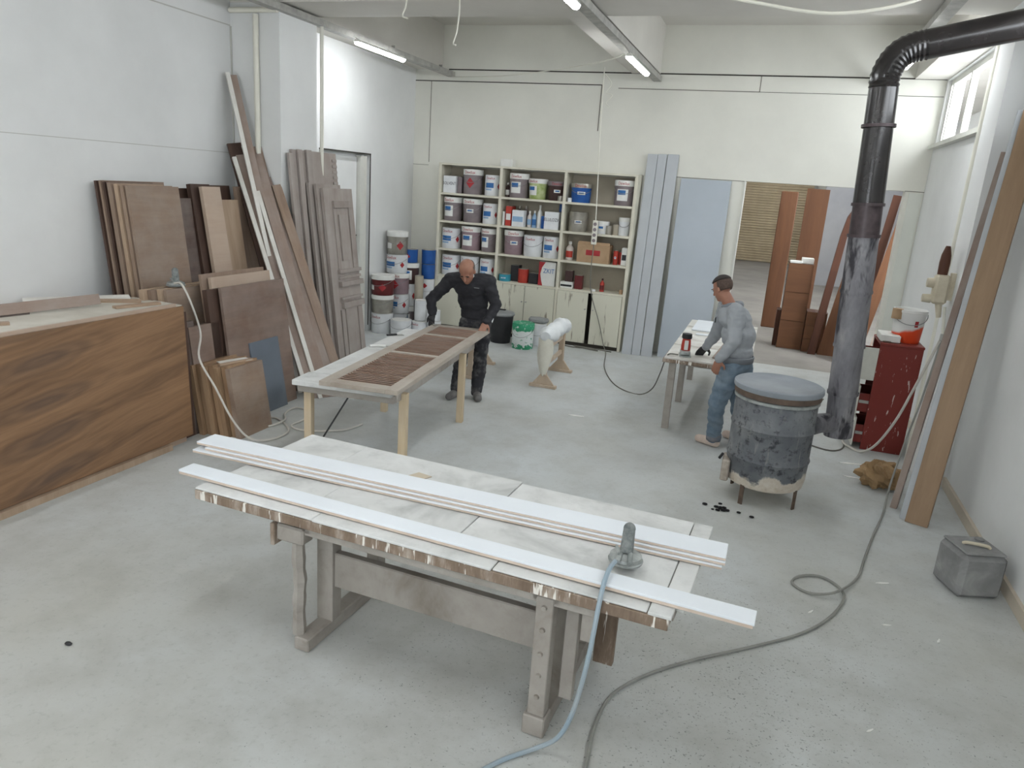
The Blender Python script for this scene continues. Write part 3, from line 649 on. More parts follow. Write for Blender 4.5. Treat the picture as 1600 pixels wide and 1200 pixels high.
can('grey paint pail, right on the third shelf left bay', -4.31, YC, S3, .255, .36, 'can_grey', 'grey', -.2, 'label_white', .05, group=g)
can('white paint can with blue label left of the bald man\'s head', -4.95, YC, S4, .31, .325, 'can_white', 'blue', 0, group=g)
can('white paint can behind the bald man\'s head', -4.62, YC, S4, .31, .33, 'can_white', 'text', 0, group=g)
can('white paint can with blue label right of the bald man\'s head', -4.31, YC, S4, .25, .32, 'can_white', 'blue', 0, group=g, handle=False)
tin('small white box standing on top of the shelf unit', -4.07, 11.2, 2.645, .2, .14, .11, 'label_white', 'small_box', None, None, cat='box')
# middle bay
bottle('dark small bottle with white label on the top shelf middle bay', -4.045, YC, S1, .036, .22, 'can_brown', 'label_white', label='label_white')
can('grey paint pail with white label, top shelf middle bay', -3.86, YC, S1, .30, .36, 'can_grey', 'grey', 0, 'label_white', .05, group=g)
can('green and white tapered pail, top shelf middle bay', -3.55, YC, S1, .29, .30, 'can_green', 'grey', -.3, 'label_white', .14, group=g, handle=False)
can('dark brown tapered pail, top shelf middle bay', -3.25, YC, S1, .27, .28, 'can_brown', 'small', .3, 'can_grey', .14, group=g, handle=False)
can('tiny silver can at the front edge of the top shelf', -3.15, 11.09, S1, .075, .075, 'can_silver', 'none', 0, group=g, handle=False)
tin('cream thin box at the left end of the second shelf middle bay', -4.055, YC, S2, .035, .2, .21, 'label_white', 'thin_box', cat='box')
tin('red and white upright box on the second shelf middle bay', -3.975, YC, S2, .095, .2, .30, 'can_red', 'upright_box', cat='box', band='label_white')
jc = tin('white jerrycan on the second shelf middle bay', -3.81, 11.16, S2, .19, .15, .25, 'can_white', 'jerrycan', None, 'label_lblue', cat='jerrycan')
bottle('brown bottle standing left behind the white jerrycan', -3.87, 11.33, S2, .05, .31, 'can_brown', 'can_silver'); bottle('grey bottle standing right behind the white jerrycan', -3.76, 11.33, S2, .05, .315, 'can_grey', 'can_silver')
bottle('clear bottle left of the tall white bottle', -3.655, YC, S2, .036, .25, 'bottle_clear', 'label_white', label='label_lblue'); bottle('blue labelled bottle next to the tall white bottle', -3.575, YC, S2, .036, .26, 'label_lblue', 'label_white', label='label_blue')
bottle('tall white bottle on the second shelf middle bay', -3.49, YC, S2, .038, .35, 'label_white', 'label_white')
tin('small blue box beside the tall white bottle', -3.415, YC, S2, .06, .12, .19, 'can_blue', 'small_box', cat='box')
tin('white square tin with printed text, right on the second shelf middle bay', -3.26, 11.18, S2, .23, .2, .265, text='SELULOZIK', band=None)
tin('tall blue box behind the printed white tin', -3.17, 11.37, S2, .1, .08, .385, 'can_blue', 'tall_box', cat='box')
can('mauve paint pail, left on the third shelf middle bay', -3.89, YC, S3, .30, .37, 'can_mauve', 'small', .3, 'label_white', .06, group=g)
can('plain white paint pail, middle of the third shelf middle bay', -3.56, YC, S3, .31, .325, 'can_white', 'text', 0, group=g, taper=.05)
can('white paint can with blue label, right on the third shelf middle bay', -3.26, YC, S3, .265, .33, 'can_white', 'blue', 0, group=g, handle=False)
can('low blue and white can, left on the lowest shelf middle bay', -3.98, 11.15, S4, .19, .11, 'can_teal', 'small', 0, group=g, handle=False)
tin('dark grey upright box on the lowest shelf middle bay', -3.84, 11.28, S4, .14, .14, .255, 'can_black', 'upright_box', cat='box')
can('red can on the lowest shelf middle bay', -3.68, 11.18, S4, .17, .22, 'can_red', 'none', 0, group=g, handle=False)
tin('low black box beside the red can on the lowest shelf', -3.50, 11.22, S4, .16, .16, .165, 'can_black', 'low_box', cat='box')
t = tin('white carton with red curve and blue lettering on the lowest shelf', -3.265, 11.17, S4, .27, .17, .37, 'label_white', 'carton', None, None, cat='carton')
V, F = text_geo('ZKIT'); B().add([(.03+a*.085, -.0885, .23+b*.10) for a, b, _ in V], F).build('print', 'label_blue', t, world=False)
pr_ = [(-.135, -.0865, 0), (-.135, -.0865, .37), (-.03, -.0865, .37), (-.085, -.0865, .28), (-.105, -.0865, .18), (-.085, -.0865, .08), (-.06, -.0865, 0)]
B().prism(pr_, (0, -.001, 0)).build('print', 'print_red', t, world=False)
# right bay
can('blue paint pail on the top shelf right bay', -2.86, YC, S1, .31, .275, 'can_blue', 'small', .2, 'can_silver', .06, group=g)
can('tiny white cup left of the blue pail', -3.0, 11.09, S1, .065, .06, 'can_white', 'none', 0, group=g, handle=False, name='cup', cat='cup')
can('grey paint pail, right end of the top shelf right bay', -2.20, YC, S1, .30, .36, 'can_grey', 'grey', .1, 'label_white', .05, group=g)
can('scratched silver pail on the second shelf right bay', -2.87, YC, S2, .29, .295, 'can_silver', 'small', .2, group=g, taper=.05)
can('low white tub with lid on the second shelf right bay', -2.47, YC, S2, .18, .18, 'can_white', 'grey', 0, 'label_white', group=g, text=None, handle=False)
can('small glass jar beside the white tub', -2.365, 11.13, S2, .09, .13, 'can_silver', 'none', 0, group=g, handle=False, name='jar', cat='jar'); can('taller brown glass jar beside the white pail', -2.27, 11.18, S2, .09, .155, 'shelf_back', 'none', 0, group=g, handle=False, name='jar', cat='jar')
can('small white pail at the right end of the second shelf', -2.15, YC, S2, .17, .26, 'can_white', 'none', 0, 'label_white', .04, group=g, text=None)
bottle('clear plastic bottle with red label on the third shelf right bay', -2.96, YC, S3, .06, .28, 'bottle_clear', 'label_white', label='can_red')
t = tin('open cardboard box with red print on the third shelf', -2.56, 11.2, S3, .50, .25, .27, 'cardboard', 'cardboard_box', cat='box')
for a, b in ((-.11, -.01), (.01, .11)): B().prism([(a, -.1265, .11), (b, -.1265, .11), (b, -.1265, .19), (a, -.1265, .19)], (0, -.001, 0)).build('print', 'print_red', t, world=False)
B().prism([(-.25, -.125, .27), (.25, -.125, .27), (.24, -.09, .31), (-.24, -.09, .31)], (0, .003, 0)).build('flap', 'cardboard', t, world=False)
can('red spray can beside the cardboard box', -2.225, 11.17, S3, .075, .21, 'can_red', 'small', 0, group=g, handle=False, cat='can'); can('slim red and silver can behind the red spray can', -2.165, 11.26, S3, .07, .19, 'can_red', 'none', 0, group=g, handle=False, cat='can')
tin('white slim box at the right end of the third shelf', -2.09, YC, S3, .085, .16, .26, 'label_white', 'slim_box', cat='box', band='can_black')
tin('low white box on the lowest shelf right bay', -2.94, 11.16, S4, .2, .15, .095, 'label_white', 'low_box', cat='box', band='can_black'); tin('brown box standing on the low white box', -2.92, 11.18, S4+.1, .12, .1, .17, 'can_brown', 'small_box', cat='box')
tin('dark red box standing on the lowest shelf right bay', -2.76, 11.17, S4, .12, .1, .21, 'can_darkred', 'upright_box', cat='box')
bottle('red bottle standing alone on the lowest shelf right bay', -2.39, 11.17, S4, .035, .2, 'can_red', 'can_brown', label='can_darkred')
tin('tiny tan box at the right end of the lowest shelf', -2.08, 11.12, S4, .05, .05, .06, 'cardboard', 'small_box', cat='box')
can('white tape roll lying on the lowest shelf right bay', -2.50, 11.1, S4, .06, .03, 'can_white', 'none', 0, group=g, handle=False, name='tape_roll', cat='tape')
# corner pile
g2 = 'paint cans piled in the corner'
for lab, x, y, z, w, h, body, st, lid, tx in (
  ('white paint pail at the bottom of the stack nearest the door', -5.63, 10.15, 0, .34, .31, 'can_white', 'text', None, 'Dewilux'),
  ('silver paint can in the middle of the stack nearest the door', -5.63, 10.15, .315, .34, .275, 'can_silver', 'none', 'label_white', None),
  ('dark red pail on top of the stack nearest the door', -5.63, 10.15, .60, .35, .30, 'can_darkred', 'red_label', 'label_white', None),
  ('white pail at the foot of the tallest corner stack', -5.60, 10.6, 0, .33, .25, 'can_white', 'none', None, None),
  ('white paint can with blue label, second up in the tallest stack', -5.56, 10.6, .255, .31, .31, 'can_white', 'blue', None, 'Dewilux'),
  ('pinkish pail with red diamond, third up in the tallest stack', -5.58, 10.6, .57, .32, .325, 'can_mauve', 'diamond', 'label_white', 'Dewilux'),
  ('white can with diamond mark, fourth up in the tallest stack', -5.63, 10.6, .90, .345, .29, 'can_white', 'blue', None, 'Dewilux'),
  ('silver can with red mark, top of the tallest corner stack', -5.63, 10.6, 1.195, .33, .35, 'can_silver', 'red_label', 'label_white', None),
  ('low white pail on the floor right of the first stack', -5.28, 10.12, 0, .33, .245, 'can_white', 'none', None, None),
  ('grey pail at the foot of the stack under the small blue can', -5.46, 10.76, 0, .27, .36, 'can_grey', 'grey', 'label_white', None),
  ('white and blue can, second up below the small blue can', -5.47, 10.76, .37, .26, .355, 'can_white', 'blue', None, 'Dewilux'),
  ('dark pail with white label directly under the small blue can', -5.47, 10.76, .73, .27, .325, 'can_brown', 'grey', 'label_white', None),
  ('small blue can with red mark on top of the dark pail', -5.47, 10.76, 1.065, .225, .21, 'can_blue', 'diamond', None, None),
  ('white can at the foot of the blue can tower', -5.26, 10.98, 0, .22, .30, 'can_white', 'none', None, None),
  ('second white can up in the blue can tower', -5.26, 10.98, .305, .22, .29, 'can_white', 'none', None, None),
  ('white can with red diamond below the blue cans', -5.26, 10.98, .60, .22, .2, 'can_white', 'diamond', None, None),
  ('lower blue can of the tower beside the shelf unit', -5.26, 10.98, .805, .225, .235, 'can_blue', 'none', None, None),
  ('upper blue can of the tower beside the shelf unit', -5.26, 10.98, 1.045, .23, .225, 'can_blue', 'none', None, None),
  ('low white can with red print beside the low white pail', -5.05, 10.3, 0, .25, .22, 'can_white', 'text', None, 'Dewilux'),
  ('white grooved pail standing on the low white can', -5.07, 10.36, .225, .19, .32, 'can_white', 'none', None, None),
  ('small white can at the foot of the pair behind the dark sleeve', -4.80, 10.32, 0, .2, .25, 'can_white', 'none', None, None),
  ('small white can upper of the pair behind the dark sleeve', -4.80, 10.32, .255, .17, .165, 'can_white', 'none', None, None),
  ('dark narrow can in the pile in front of the blue tower', -5.24, 10.62, 0, .14, .5, 'can_black', 'none', None, None),
  ('olive narrow can standing on the dark narrow can', -5.24, 10.62, .505, .14, .38, 'shelf_back', 'none', None, None)):
    can(lab, x, y, z, w, h, body, st, random.uniform(-.2, .2), lid, .03, group=g2, text=tx, handle=w > .3)

# ================================================================ THE LONG WORKBENCH IN FRONT
def mat_dripwood():
    m = N('drip_edged_wood'); v = m.coord((1, .5, .25)); n = m.noise(m.coord((6, 6, .7)), 5, 3, .5); w = m.noise(v, 9, 5, .7)
    col = m.ramp(w, [(.3, lin((104, 88, 74))), (.5, lin((130, 113, 98))), (.68, lin((178, 166, 154)))])
    col = m.mix(m.ramp(n, [(.61, (0, 0, 0, 1)), (.64, (1, 1, 1, 1))]), col, lin((226, 222, 214)))
    m.bump(w, .3, .006); return m.out(col, .7)
def mat_dustwhite(name, a, b, c, s=2.0):
    m = N(name); v = m.coord((1, 1, 1), rand=True); n = m.noise(v, s, 5, .6, .5); f = m.noise(v, 11, 5, .7)
    col = m.ramp(n, [(.32, lin(a)), (.55, lin(b)), (.74, lin(c))])
    col = m.mix(m.ramp(f, [(.5, (0, 0, 0, 1)), (.8, (.4, .4, .4, 1))]), col, lin(c)); return m.out(col, .7)
MT['dripwood'] = mat_dripwood()
MT['bench_top'] = mat_dustwhite('painted_bench_top', (222, 223, 222), (206, 207, 205), (164, 166, 164), 2.0)
MT['dusty_frame'] = mat_dustwhite('dusty_bench_frame', (168, 163, 156), (154, 148, 141), (124, 115, 105), 3)
MT['primed'] = plain('white_primed_board', (230, 235, 240), (222, 227, 232), rough=.5, scale=1.5)
MT['primed_edge'] = plain('beige_board_edge', (214, 198, 184), (196, 178, 164), rough=.6, scale=6)
MT['sander_metal'] = plain('dusty_sander_metal', (176, 180, 178), (130, 136, 134), rough=.4, metal=.4, scale=14)
MT['sander_grip'] = plain('dusty_sander_grip', (92, 98, 98), (140, 144, 142), rough=.6, scale=30)
TA = math.radians(-3.0); TC = Vector((-1.33, 3.16, 0))
def tw(u, v, z=0):
    return (TC.x+u*math.cos(TA)-v*math.sin(TA), TC.y+u*math.sin(TA)+v*math.cos(TA), z)
wb_ = thing('workbench', 'long dusty white workbench in the foreground with a paint-dripped front edge', 'workbench', tuple(TC), None, TA)
def L(b, name, mat, bevel=.003, parent=None): return b.build(name, mat, parent or wb_, bevel=bevel, world=False)
L(B().box((-1.24, -.46, .735), (1.19, -.385, .785)), 'front_rail', 'dripwood')
L(B().box((-1.24, -.455, .786), (-.52, -.36, .797)), 'edge_strip', 'bench_top'); L(B().box((-.515, -.462, .786), (.42, -.36, .799)), 'edge_strip', 'bench_top'); L(B().box((.425, -.452, .786), (1.1, -.36, .796)), 'edge_strip', 'bench_top'); L(B().box((1.105, -.462, .786), (1.2, -.36, .801)), 'edge_strip', 'bench_top')
L(B().box((-1.2, -.384, .74), (1.2, .47, .784)), 'core_board', 'dusty_frame')
for u0, u1, v0, v1, z in ((-1.24, -.83, .04, .5, .8), (-.825, .19, .12, .49, .803), (.195, 1.14, .02, .47, .801), (-1.23, -.62, -.355, .035, .799), (-.615, .16, -.355, .115, .802), (.165, 1.14, -.355, .015, .8)):
    L(B().box((u0, v0, .785), (u1, v1, z)), 'top_sheet', 'bench_top', .002)
L(B().box((1.145, .28, .77), (1.235, .47, .802)), 'end_cleat', 'bench_top'); L(B().box((1.145, -.355, .77), (1.235, .2, .801)), 'end_cleat', 'bench_top')
L(B().box((-.78, -.40, .665), (.88, -.345, .734)), 'apron', 'dusty_frame'); L(B().box((-.70, .30, .62), (.70, .35, .739)), 'apron', 'dripwood')
for s in (-1, 1):
    x = -.63 if s < 0 else .66
    L(B().box((x-.045, -.40, 0), (x+.045, .42, .075)), 'foot_beam', 'dusty_frame', .006)
    L(B().box((x-.04, .26, .07), (x+.04, .34, .70)), 'post', 'dusty_frame')
    L(B().box((x-.05, -.20, .07), (x+.05, -.12, .735)), 'post', 'dusty_frame')
    L(B().box((x-.06, -.40, .675), (x+.06, .42, .738)), 'bearer', 'dusty_frame')
# left front leg, worn; right front leg with bolts
lg = curve_pts([(-.67, -.36, .07), (-.669, -.361, .25), (-.664, -.358, .38), (-.671, -.36, .5), (-.668, -.36, .69)], 4)
L(B().tube(lg, .033, 6, [.033+.003*math.sin(i*1.7) for i in range(len(lg))]), 'leg', 'dusty_frame', 0)
L(B().box((-.76, -.42, .61), (-.6, -.33, .70)), 'vice_block', 'dusty_frame', .01); L(B().box((-.79, -.43, .58), (-.765, -.36, .70)), 'vice_jaw', 'dripwood', .004)
rl = L(B().box((.62, -.405, .1), (.70, -.335, .70)), 'leg', 'dusty_frame', .004)
for z in (.2, .31, .42, .54, .65): L(B().cyl((.66, -.405, z), (.66, -.417, z), .013, .011, 10), 'bolt', 'dusty_frame', 0, rl)
L(B().box((.605, -.42, 0), (.71, -.325, .1)), 'foot_block', 'dusty_frame', .006)
L(B().box((.73, -.30, .15), (.79, -.25, .70)), 'brace', 'dusty_frame'); L(B().box((.82, -.37, .52), (.875, -.32, .67)), 'hook_block', 'dusty_frame'); L(B().box((.78, .1, .1), (.88, .14, .735)), 'back_brace', 'dripwood')
L(B().box((-.60, -.18, .27), (.64, -.13, .47)), 'stretcher', 'dusty_frame', .006)
# boards being painted
def flat(name, a, b, w, z, t, mat, parent=None):
    a, b = Vector((*a, z)), Vector((*b, z)); d = (b-a).normalized(); s = Vector((-d.y, d.x, 0))*w/2
    return B().prism([a-s, b-s, b+s, a+s], (0, 0, t)).build(name, mat, parent, bevel=.002)
fb = thing('primed_board', 'white primed board overhanging both ends along the bench front', 'board', (-1.3, 2.82, .802), 'white boards laid on the workbench')
flat('face', (-2.77, 2.905), (.155, 2.742), .105, .818, .012, 'primed', fb); flat('edge_core', (-2.77, 2.905), (.15, 2.742), .1, .803, .015, 'primed_edge', fb)
for i, (a, b, lab) in enumerate((((-2.93, 3.20), (.0, 3.19), 'lowest white board in the stack at the back of the bench'), ((-2.86, 3.22), (.012, 3.20), 'middle white board in the stack at the back of the bench'), ((-2.93, 3.235), (.012, 3.21), 'topmost white board in the stack at the back of the bench'))):
    t = thing('primed_board', lab, 'board', ((a[0]+b[0])/2, (a[1]+b[1])/2, .805+.018*i), 'white boards laid on the workbench')
    flat('edge_core', a, b, .148, .805+.0185*i, .011, 'primed_edge', t); flat('face', a, b, .15, .8162+.0185*i, .006, 'primed', t)
tag(B().prism([(-1.71, 3.40, .804), (-1.62, 3.385, .804), (-1.585, 3.455, .804), (-1.675, 3.475, .804)], (0, 0, .004)).build('sandpaper_sheet', plain('tan_sandpaper', (196, 184, 164), rough=.9)), 'small tan sandpaper sheet on the back of the workbench', 'sandpaper')
def sander(lab, c, rz, tilt, s=1.0):
    t = thing('orbital_sander', lab, 'sander', c, None, rz)
    W0 = lambda b, n, m, sm=True: b.build(n, m, t, smooth=sm, world=False)
    W0(B().lathe([(0, 0), (.075*s, 0), (.078*s, .008), (.07*s, .014), (0, .014)], 24), 'pad', 'sander_metal')
    W0(B().lathe([(.072*s, .015), (.07*s, .03), (.045*s, .042), (.03*s, .046), (0, .046)], 24), 'skirt', 'sander_metal')
    W0(B().cyl((0, -.01, .04), (0, .045*tilt, .135), .03*s, .026*s, 16), 'motor_housing', 'sander_grip'); W0(B().ball((0, .045*tilt, .135), .027*s, 8), 'top_cap', 'sander_grip')
    W0(B().cyl((.018, -.02, .045), (.022, -.085, .03), .013, .011, 12), 'exhaust', 'sander_metal'); W0(B().cyl((-.022, -.02, .045), (-.03, -.09, .035), .012, .010, 12), 'air_inlet', 'sander_metal')
    W0(B().beam((-.045, -.01, .07), (-.03, -.05, .055), .012, .01), 'lever', 'sander_metal', False)
    return t
sander('dusty round air sander standing on the foreground workbench', (-.405, 2.955, .8315), .1, 1)
sander('dusty air sander resting on top of the tan half-height panels', (-5.12, 5.36, 1.283), .9, .3, 1.1)

# ================================================================ SHUTTER TABLE
MT['pine'] = wood('pale_pine', (202, 184, 154), (184, 162, 128), 'z', 4, rand=.05, dust=.25)
MT['shutter_frame'] = wood('dusty_shutter_frame', (176, 166, 154), (150, 136, 122), 'y', 3, rand=.03, dust=.55, dustc=(186, 182, 174))
MT['slat'] = wood('brown_slat', (158, 128, 110), (128, 100, 84), 'x', 4, rand=.12, dust=.3)
OA = math.radians(6.2); O2 = Vector((-3.455, 4.78, 0))
st = thing('trestle_table', 'pine-legged table with a white top under the louvred shutter', 'table', tuple(O2), None, OA)
def T2(b, name, mat, bevel=.003, parent=None): return b.build(name, mat, parent or st, bevel=bevel, world=False)
T2(B().box((0, 0, .73), (.85, .28, .775)), 'top_board', 'bench_top', .006); T2(B().box((.03, .285, .735), (.85, 2.42, .775)), 'top_board', 'bench_top')
T2(B().box((.02, .06, .665), (.85, .1, .729)), 'rail', 'dusty_frame'); T2(B().box((.835, .1, .665), (.86, 2.3, .734)), 'rail', 'dusty_frame'); T2(B().box((.03, .1, .665), (.055, 2.3, .734)), 'rail', 'pine')
for u, v in ((.07, .16), (.875, .22), (.06, 1.78), (.89, 1.78)): T2(B().box((u-.035, v-.03, 0), (u+.03, v+.03, .72)), 'leg', 'pine')
T2(B().beam((.12, .25, .18), (.42, .3, .71), .03, .012), 'brace', 'can_black', 0)
lv = thing('louvred_shutter', 'louvred brown shutter with a dusty frame lying on the pine-legged table', 'shutter', tuple(O2 + Vector((.5, 1.3, .776))), None, OA)
def SH(b, name, mat, bevel=.002):
    b.v = [(x-.5*math.cos(OA)-1.3*math.sin(OA), y+.5*math.sin(OA)-1.3*math.cos(OA), z-.776) for x, y, z in b.v]; return b.build(name, mat, lv, bevel=bevel, world=False)
u0, u1, v0, v1 = .27, .925, -.06, 2.66
for a in (u0, u1-.10): SH(B().box((a, v0, .777), (a+.10, v1, .815)), 'stile', 'shutter_frame')
rails = [(v0, v0+.11), (1.14, 1.20), (2.06, 2.12), (v1-.1, v1)]
for a, b in rails: SH(B().box((u0+.101, a, .778), (u1-.101, b, .814)), 'rail', 'shutter_frame')
sm = None
for k2 in range(3):
    a, b = rails[k2][1], rails[k2+1][0]; n = int(round((b-a)/.048))
    for i in range(n):
        v = a+(b-a)*(i+.5)/n
        SH(B().prism([(u0+.101, v-.0155, .8085), (u0+.101, v-.0115, .8140), (u0+.101, v+.0155, .7930), (u0+.101, v+.0115, .7870)], (u1-u0-.202, 0, 0)), 'slat', 'slat', 0)
tl = thing('scraper', 'metal scraper lying on the white table top farther from the camera', 'tool', (-3.60, 6.77, .776), None, .9)
B().beam((-.09, 0, .01), (.02, 0, .012), .022, .016).build('grip', 'can_black', tl, world=False); B().prism([(.02, -.012, .008), (.09, -.032, .004), (.09, .032, .004), (.02, .012, .008)], (0, 0, .003)).build('blade', 'steel_gal', tl, world=False)
tl = thing('scraper', 'white-handled scraper lying on the white table top nearer the camera', 'tool', (-3.44, 6.22, .776), None, .5)
B().tube(curve_pts([(-.12, -.02, .012), (-.05, 0, .014), (.03, -.005, .012)], 4), .012, 8).build('grip', 'label_white', tl, smooth=True, world=False); B().prism([(.03, -.012, .008), (.1, -.03, .004), (.1, .028, .004), (.03, .012, .008)], (0, 0, .003)).build('blade', 'steel_gal', tl, world=False)

# ================================================================ RIGHT TABLE WITH THE SECOND MAN
t3 = thing('trestle_table', 'narrow dusty table with paint-stained boards behind the man in grey', 'table', (-.45, 8.8, 0))
MT['t3_top'] = mat_dustwhite('stained_table_top', (224, 224, 220), (206, 204, 198), (168, 158, 148), 2.5)
B().box((-.90, 7.52, .73), (-.02, 8.0, .765)).build('top_board', 'dripwood', t3, bevel=.003)
for i, (a, b) in enumerate(((7.53, 8.28), (8.29, 9.0), (9.01, 9.6), (9.61, 10.15))): B().box((-.885, a, .766), (-.03, b, .782+.004*(i % 2))).build('top_sheet', 't3_top', t3, bevel=.002)
B().box((-.87, 8.0, .70), (-.05, 10.1, .765)).build('core_board', 'dusty_frame', t3)
for x, y in ((-.80, 7.62), (-.08, 7.66), (-.80, 8.75), (-.08, 9.9), (-.8, 9.95)): B().box((x-.035, y-.035, 0), (x+.035, y+.035, .73)).build('leg', 'dusty_frame', t3)
B().box((-.8, 8.73, .45), (-.08, 8.77, .51)).build('stretcher', 'dusty_frame', t3)
tag(B().prism([(-.42, 7.75, .787), (-.05, 7.62, .787), (-.08, 9.2, .787), (-.33, 9.1, .787)], (0, 0, .018)).build('stained_board', 'plank'), 'brown stained board lying across the table of the man in grey', 'board')
tag(B().box((-.80, 9.3, .787), (-.2, 10.1, .80)).build('white_board', 'primed'), 'white board at the far end of the table of the man in grey', 'board')
tag(B().prism([(-.72, 9.0, .787), (-.5, 9.02, .787), (-.5, 9.09, .787), (-.72, 9.07, .787)], (0, 0, .012)).build('white_offcut', 'primed'), 'small white offcut lying on the far part of that table', 'offcut')
es = thing('electric_sander', 'red electric sander with a black top standing on the table edge', 'sander', (-.70, 7.72, .784), None, .15)
B().box((-.06, -.09, 0), (.06, .09, .012)).build('pad', 'sander_metal', es, bevel=.003, world=False); B().box((-.052, -.075, .013), (.052, .075, .06)).build('base', 'sander_metal', es, bevel=.01, world=False)
B().lathe([(.048, .06), (.05, .1), (.045, .16), (.04, .19), (0, .19)], 18).build('body', 'can_red', es, smooth=True, world=False)
B().lathe([(.05, .185), (.053, .2), (.05, .235), (0, .24)], 18).build('top_cap', 'can_black', es, smooth=True, world=False)
B().box((-.02, -.055, .07), (.02, -.045, .17)).build('switch_plate', 'label_white', es, bevel=.004, world=False)

# ================================================================ SAWHORSES, BIN, BUCKETS
MT['foam'] = plain('white_foam_wrap', (228, 231, 232), (212, 216, 218), rough=.85, scale=7, bump=.6, bscale=18)
MT['film'] = plain('milky_plastic_film', (214, 212, 200), (198, 194, 180), rough=.4, scale=5, bump=.5, bscale=12)
MT['saw_wood'] = wood('pale_sawhorse_wood', (198, 180, 158), (176, 154, 130), 'z', 4, rand=.04, dust=.3)
def sawhorse(lab, near, far, zt, wrap=True):
    t = thing('sawhorse', lab, 'sawhorse', ((near[0]+far[0])/2, (near[1]+far[1])/2, 0))
    for x, y in (near, far):
        B().box((x-.17, y-.035, 0), (x+.17, y+.035, .035)).build('foot', 'saw_wood', t, bevel=.003)
        B().prism([(x-.14, y-.012, .036), (x+.14, y-.012, .036), (x+.035, y-.012, .17), (x-.035, y-.012, .17)], (0, .024, 0)).build('gusset', 'saw_wood', t)
        B().box((x-.035, y-.03, .15), (x+.035, y+.03, zt)).build('post', 'saw_wood', t, bevel=.003)
    B().beam((near[0], near[1]+.03, zt-.12), (far[0], far[1]-.03, zt-.12), .04, .08).build('top_rail', 'saw_wood', t); B().beam((near[0], near[1]+.03, .28), (far[0], far[1]-.03, .28), .03, .05).build('stretcher', 'saw_wood', t)
    n = Vector(near+(zt,)); f = Vector(far+(zt,)); d = (f-n)
    pts = [n+d*(i/14*1.12-.06) for i in range(15)]
    w = B().tube([(p.x+.012*math.sin(i*2.1), p.y, p.z+.02+.012*math.sin(i*1.3)) for i, p in enumerate(pts)], .1, 14, [.065]+[.1+.006*math.sin(i*2.7) for i in range(13)]+[.065])
    w.build('foam_wrap', 'foam', t, smooth=True)
    if wrap:
        hv = []; R = 12
        for k3, (rx, z) in enumerate(((.09, zt-.01), (.095, zt-.1), (.09, zt-.2), (.075, zt-.3), (.055, zt-.4), (.03, zt-.46))):
            hv += [(near[0]+rx*math.cos(2*PI*i/R)*(1+.12*math.sin(3*i+k3)), near[1]-.02+.6*rx*math.sin(2*PI*i/R), z+.02*math.sin(i*2)) for i in range(R)]
        B().add(hv, [(k3*R+i, k3*R+(i+1) % R, (k3+1)*R+(i+1) % R, (k3+1)*R+i) for k3 in range(5) for i in range(R)]).build('plastic_film', 'film', t, smooth=True)
    return t
sawhorse('foam-wrapped wooden sawhorse standing alone in the middle of the floor', (-2.42, 8.43), (-2.46, 9.33), .62)
sawhorse('foam-wrapped wooden sawhorse half hidden behind the bald man', (-3.34, 8.3), (-3.50, 9.14), .62, False)
bn = thing('waste_bin', 'black plastic waste bin with a dusty grey lid by the cabinet doors', 'bin', (-3.80, 10.62, 0))
MT['bin_lid'] = plain('dusty_grey_lid', (150, 152, 152), (126, 128, 128), rough=.7)
B().lathe([(0, 0), (.15, 0), (.155, .01), (.185, .42), (.195, .425), (.195, .44), (0, .44)], 28, (-3.80, 10.62, 0)).build('body', 'can_black', bn, smooth=True)
B().lathe([(.2, .43), (.205, .45), (.19, .475), (.06, .5), (.05, .5), (.045, .49), (0, .49)], 28, (-3.80, 10.62, 0)).build('lid', 'bin_lid', bn, smooth=True)
B().beam((-3.86, 10.62, .51), (-3.74, 10.62, .51), .03, .02).build('lid_handle', 'can_black', bn, bevel=.004)
def mat_floral():
    m = N('green_splashed_white'); v = m.coord(); s = m.n('ShaderNodeSeparateXYZ'); m.l(m.n('ShaderNodeTexCoord').outputs['Object'], s.inputs[0])
    r = m.ramp(s.outputs[2], [(.06, (.2, .2, .2, 1)), (.10, (0, 0, 0, 1)), (.26, (0, 0, 0, 1)), (.29, (.25, .25, .25, 1))])
    a = m.n('ShaderNodeMath', _operation='ADD'); m.l(m.noise(v, 22, 3, .6), a.inputs[0]); m.l(r, a.inputs[1])
    return m.out(m.mix(m.ramp(a.outputs[0], [(.62, (0, 0, 0, 1)), (.66, (1, 1, 1, 1))]), lin((218, 224, 222)), lin((58, 150, 112))), .45)
MT['floral'] = mat_floral()
can('white pail with green leaf print beside the black bin', -3.37, 10.42, 0, .325, .385, 'floral', 'none', 0, 'floral', 0, text=None)
can('white bucket with handle behind the green printed pail', -3.27, 10.80, 0, .30, .34, 'can_white', 'none', .3, None, .1, text=None, name='bucket', cat='bucket')
tag(B().prism([(-3.40, 10.74, .345), (-3.13, 10.72, .345), (-3.1, 10.88, .345), (-3.28, 10.95, .345), (-3.43, 10.88, .345)], (0, 0, .07)).build('dusty_sack', 'bin_lid', bevel=.02), 'crumpled grey plastic sack on top of the white bucket', 'sack')

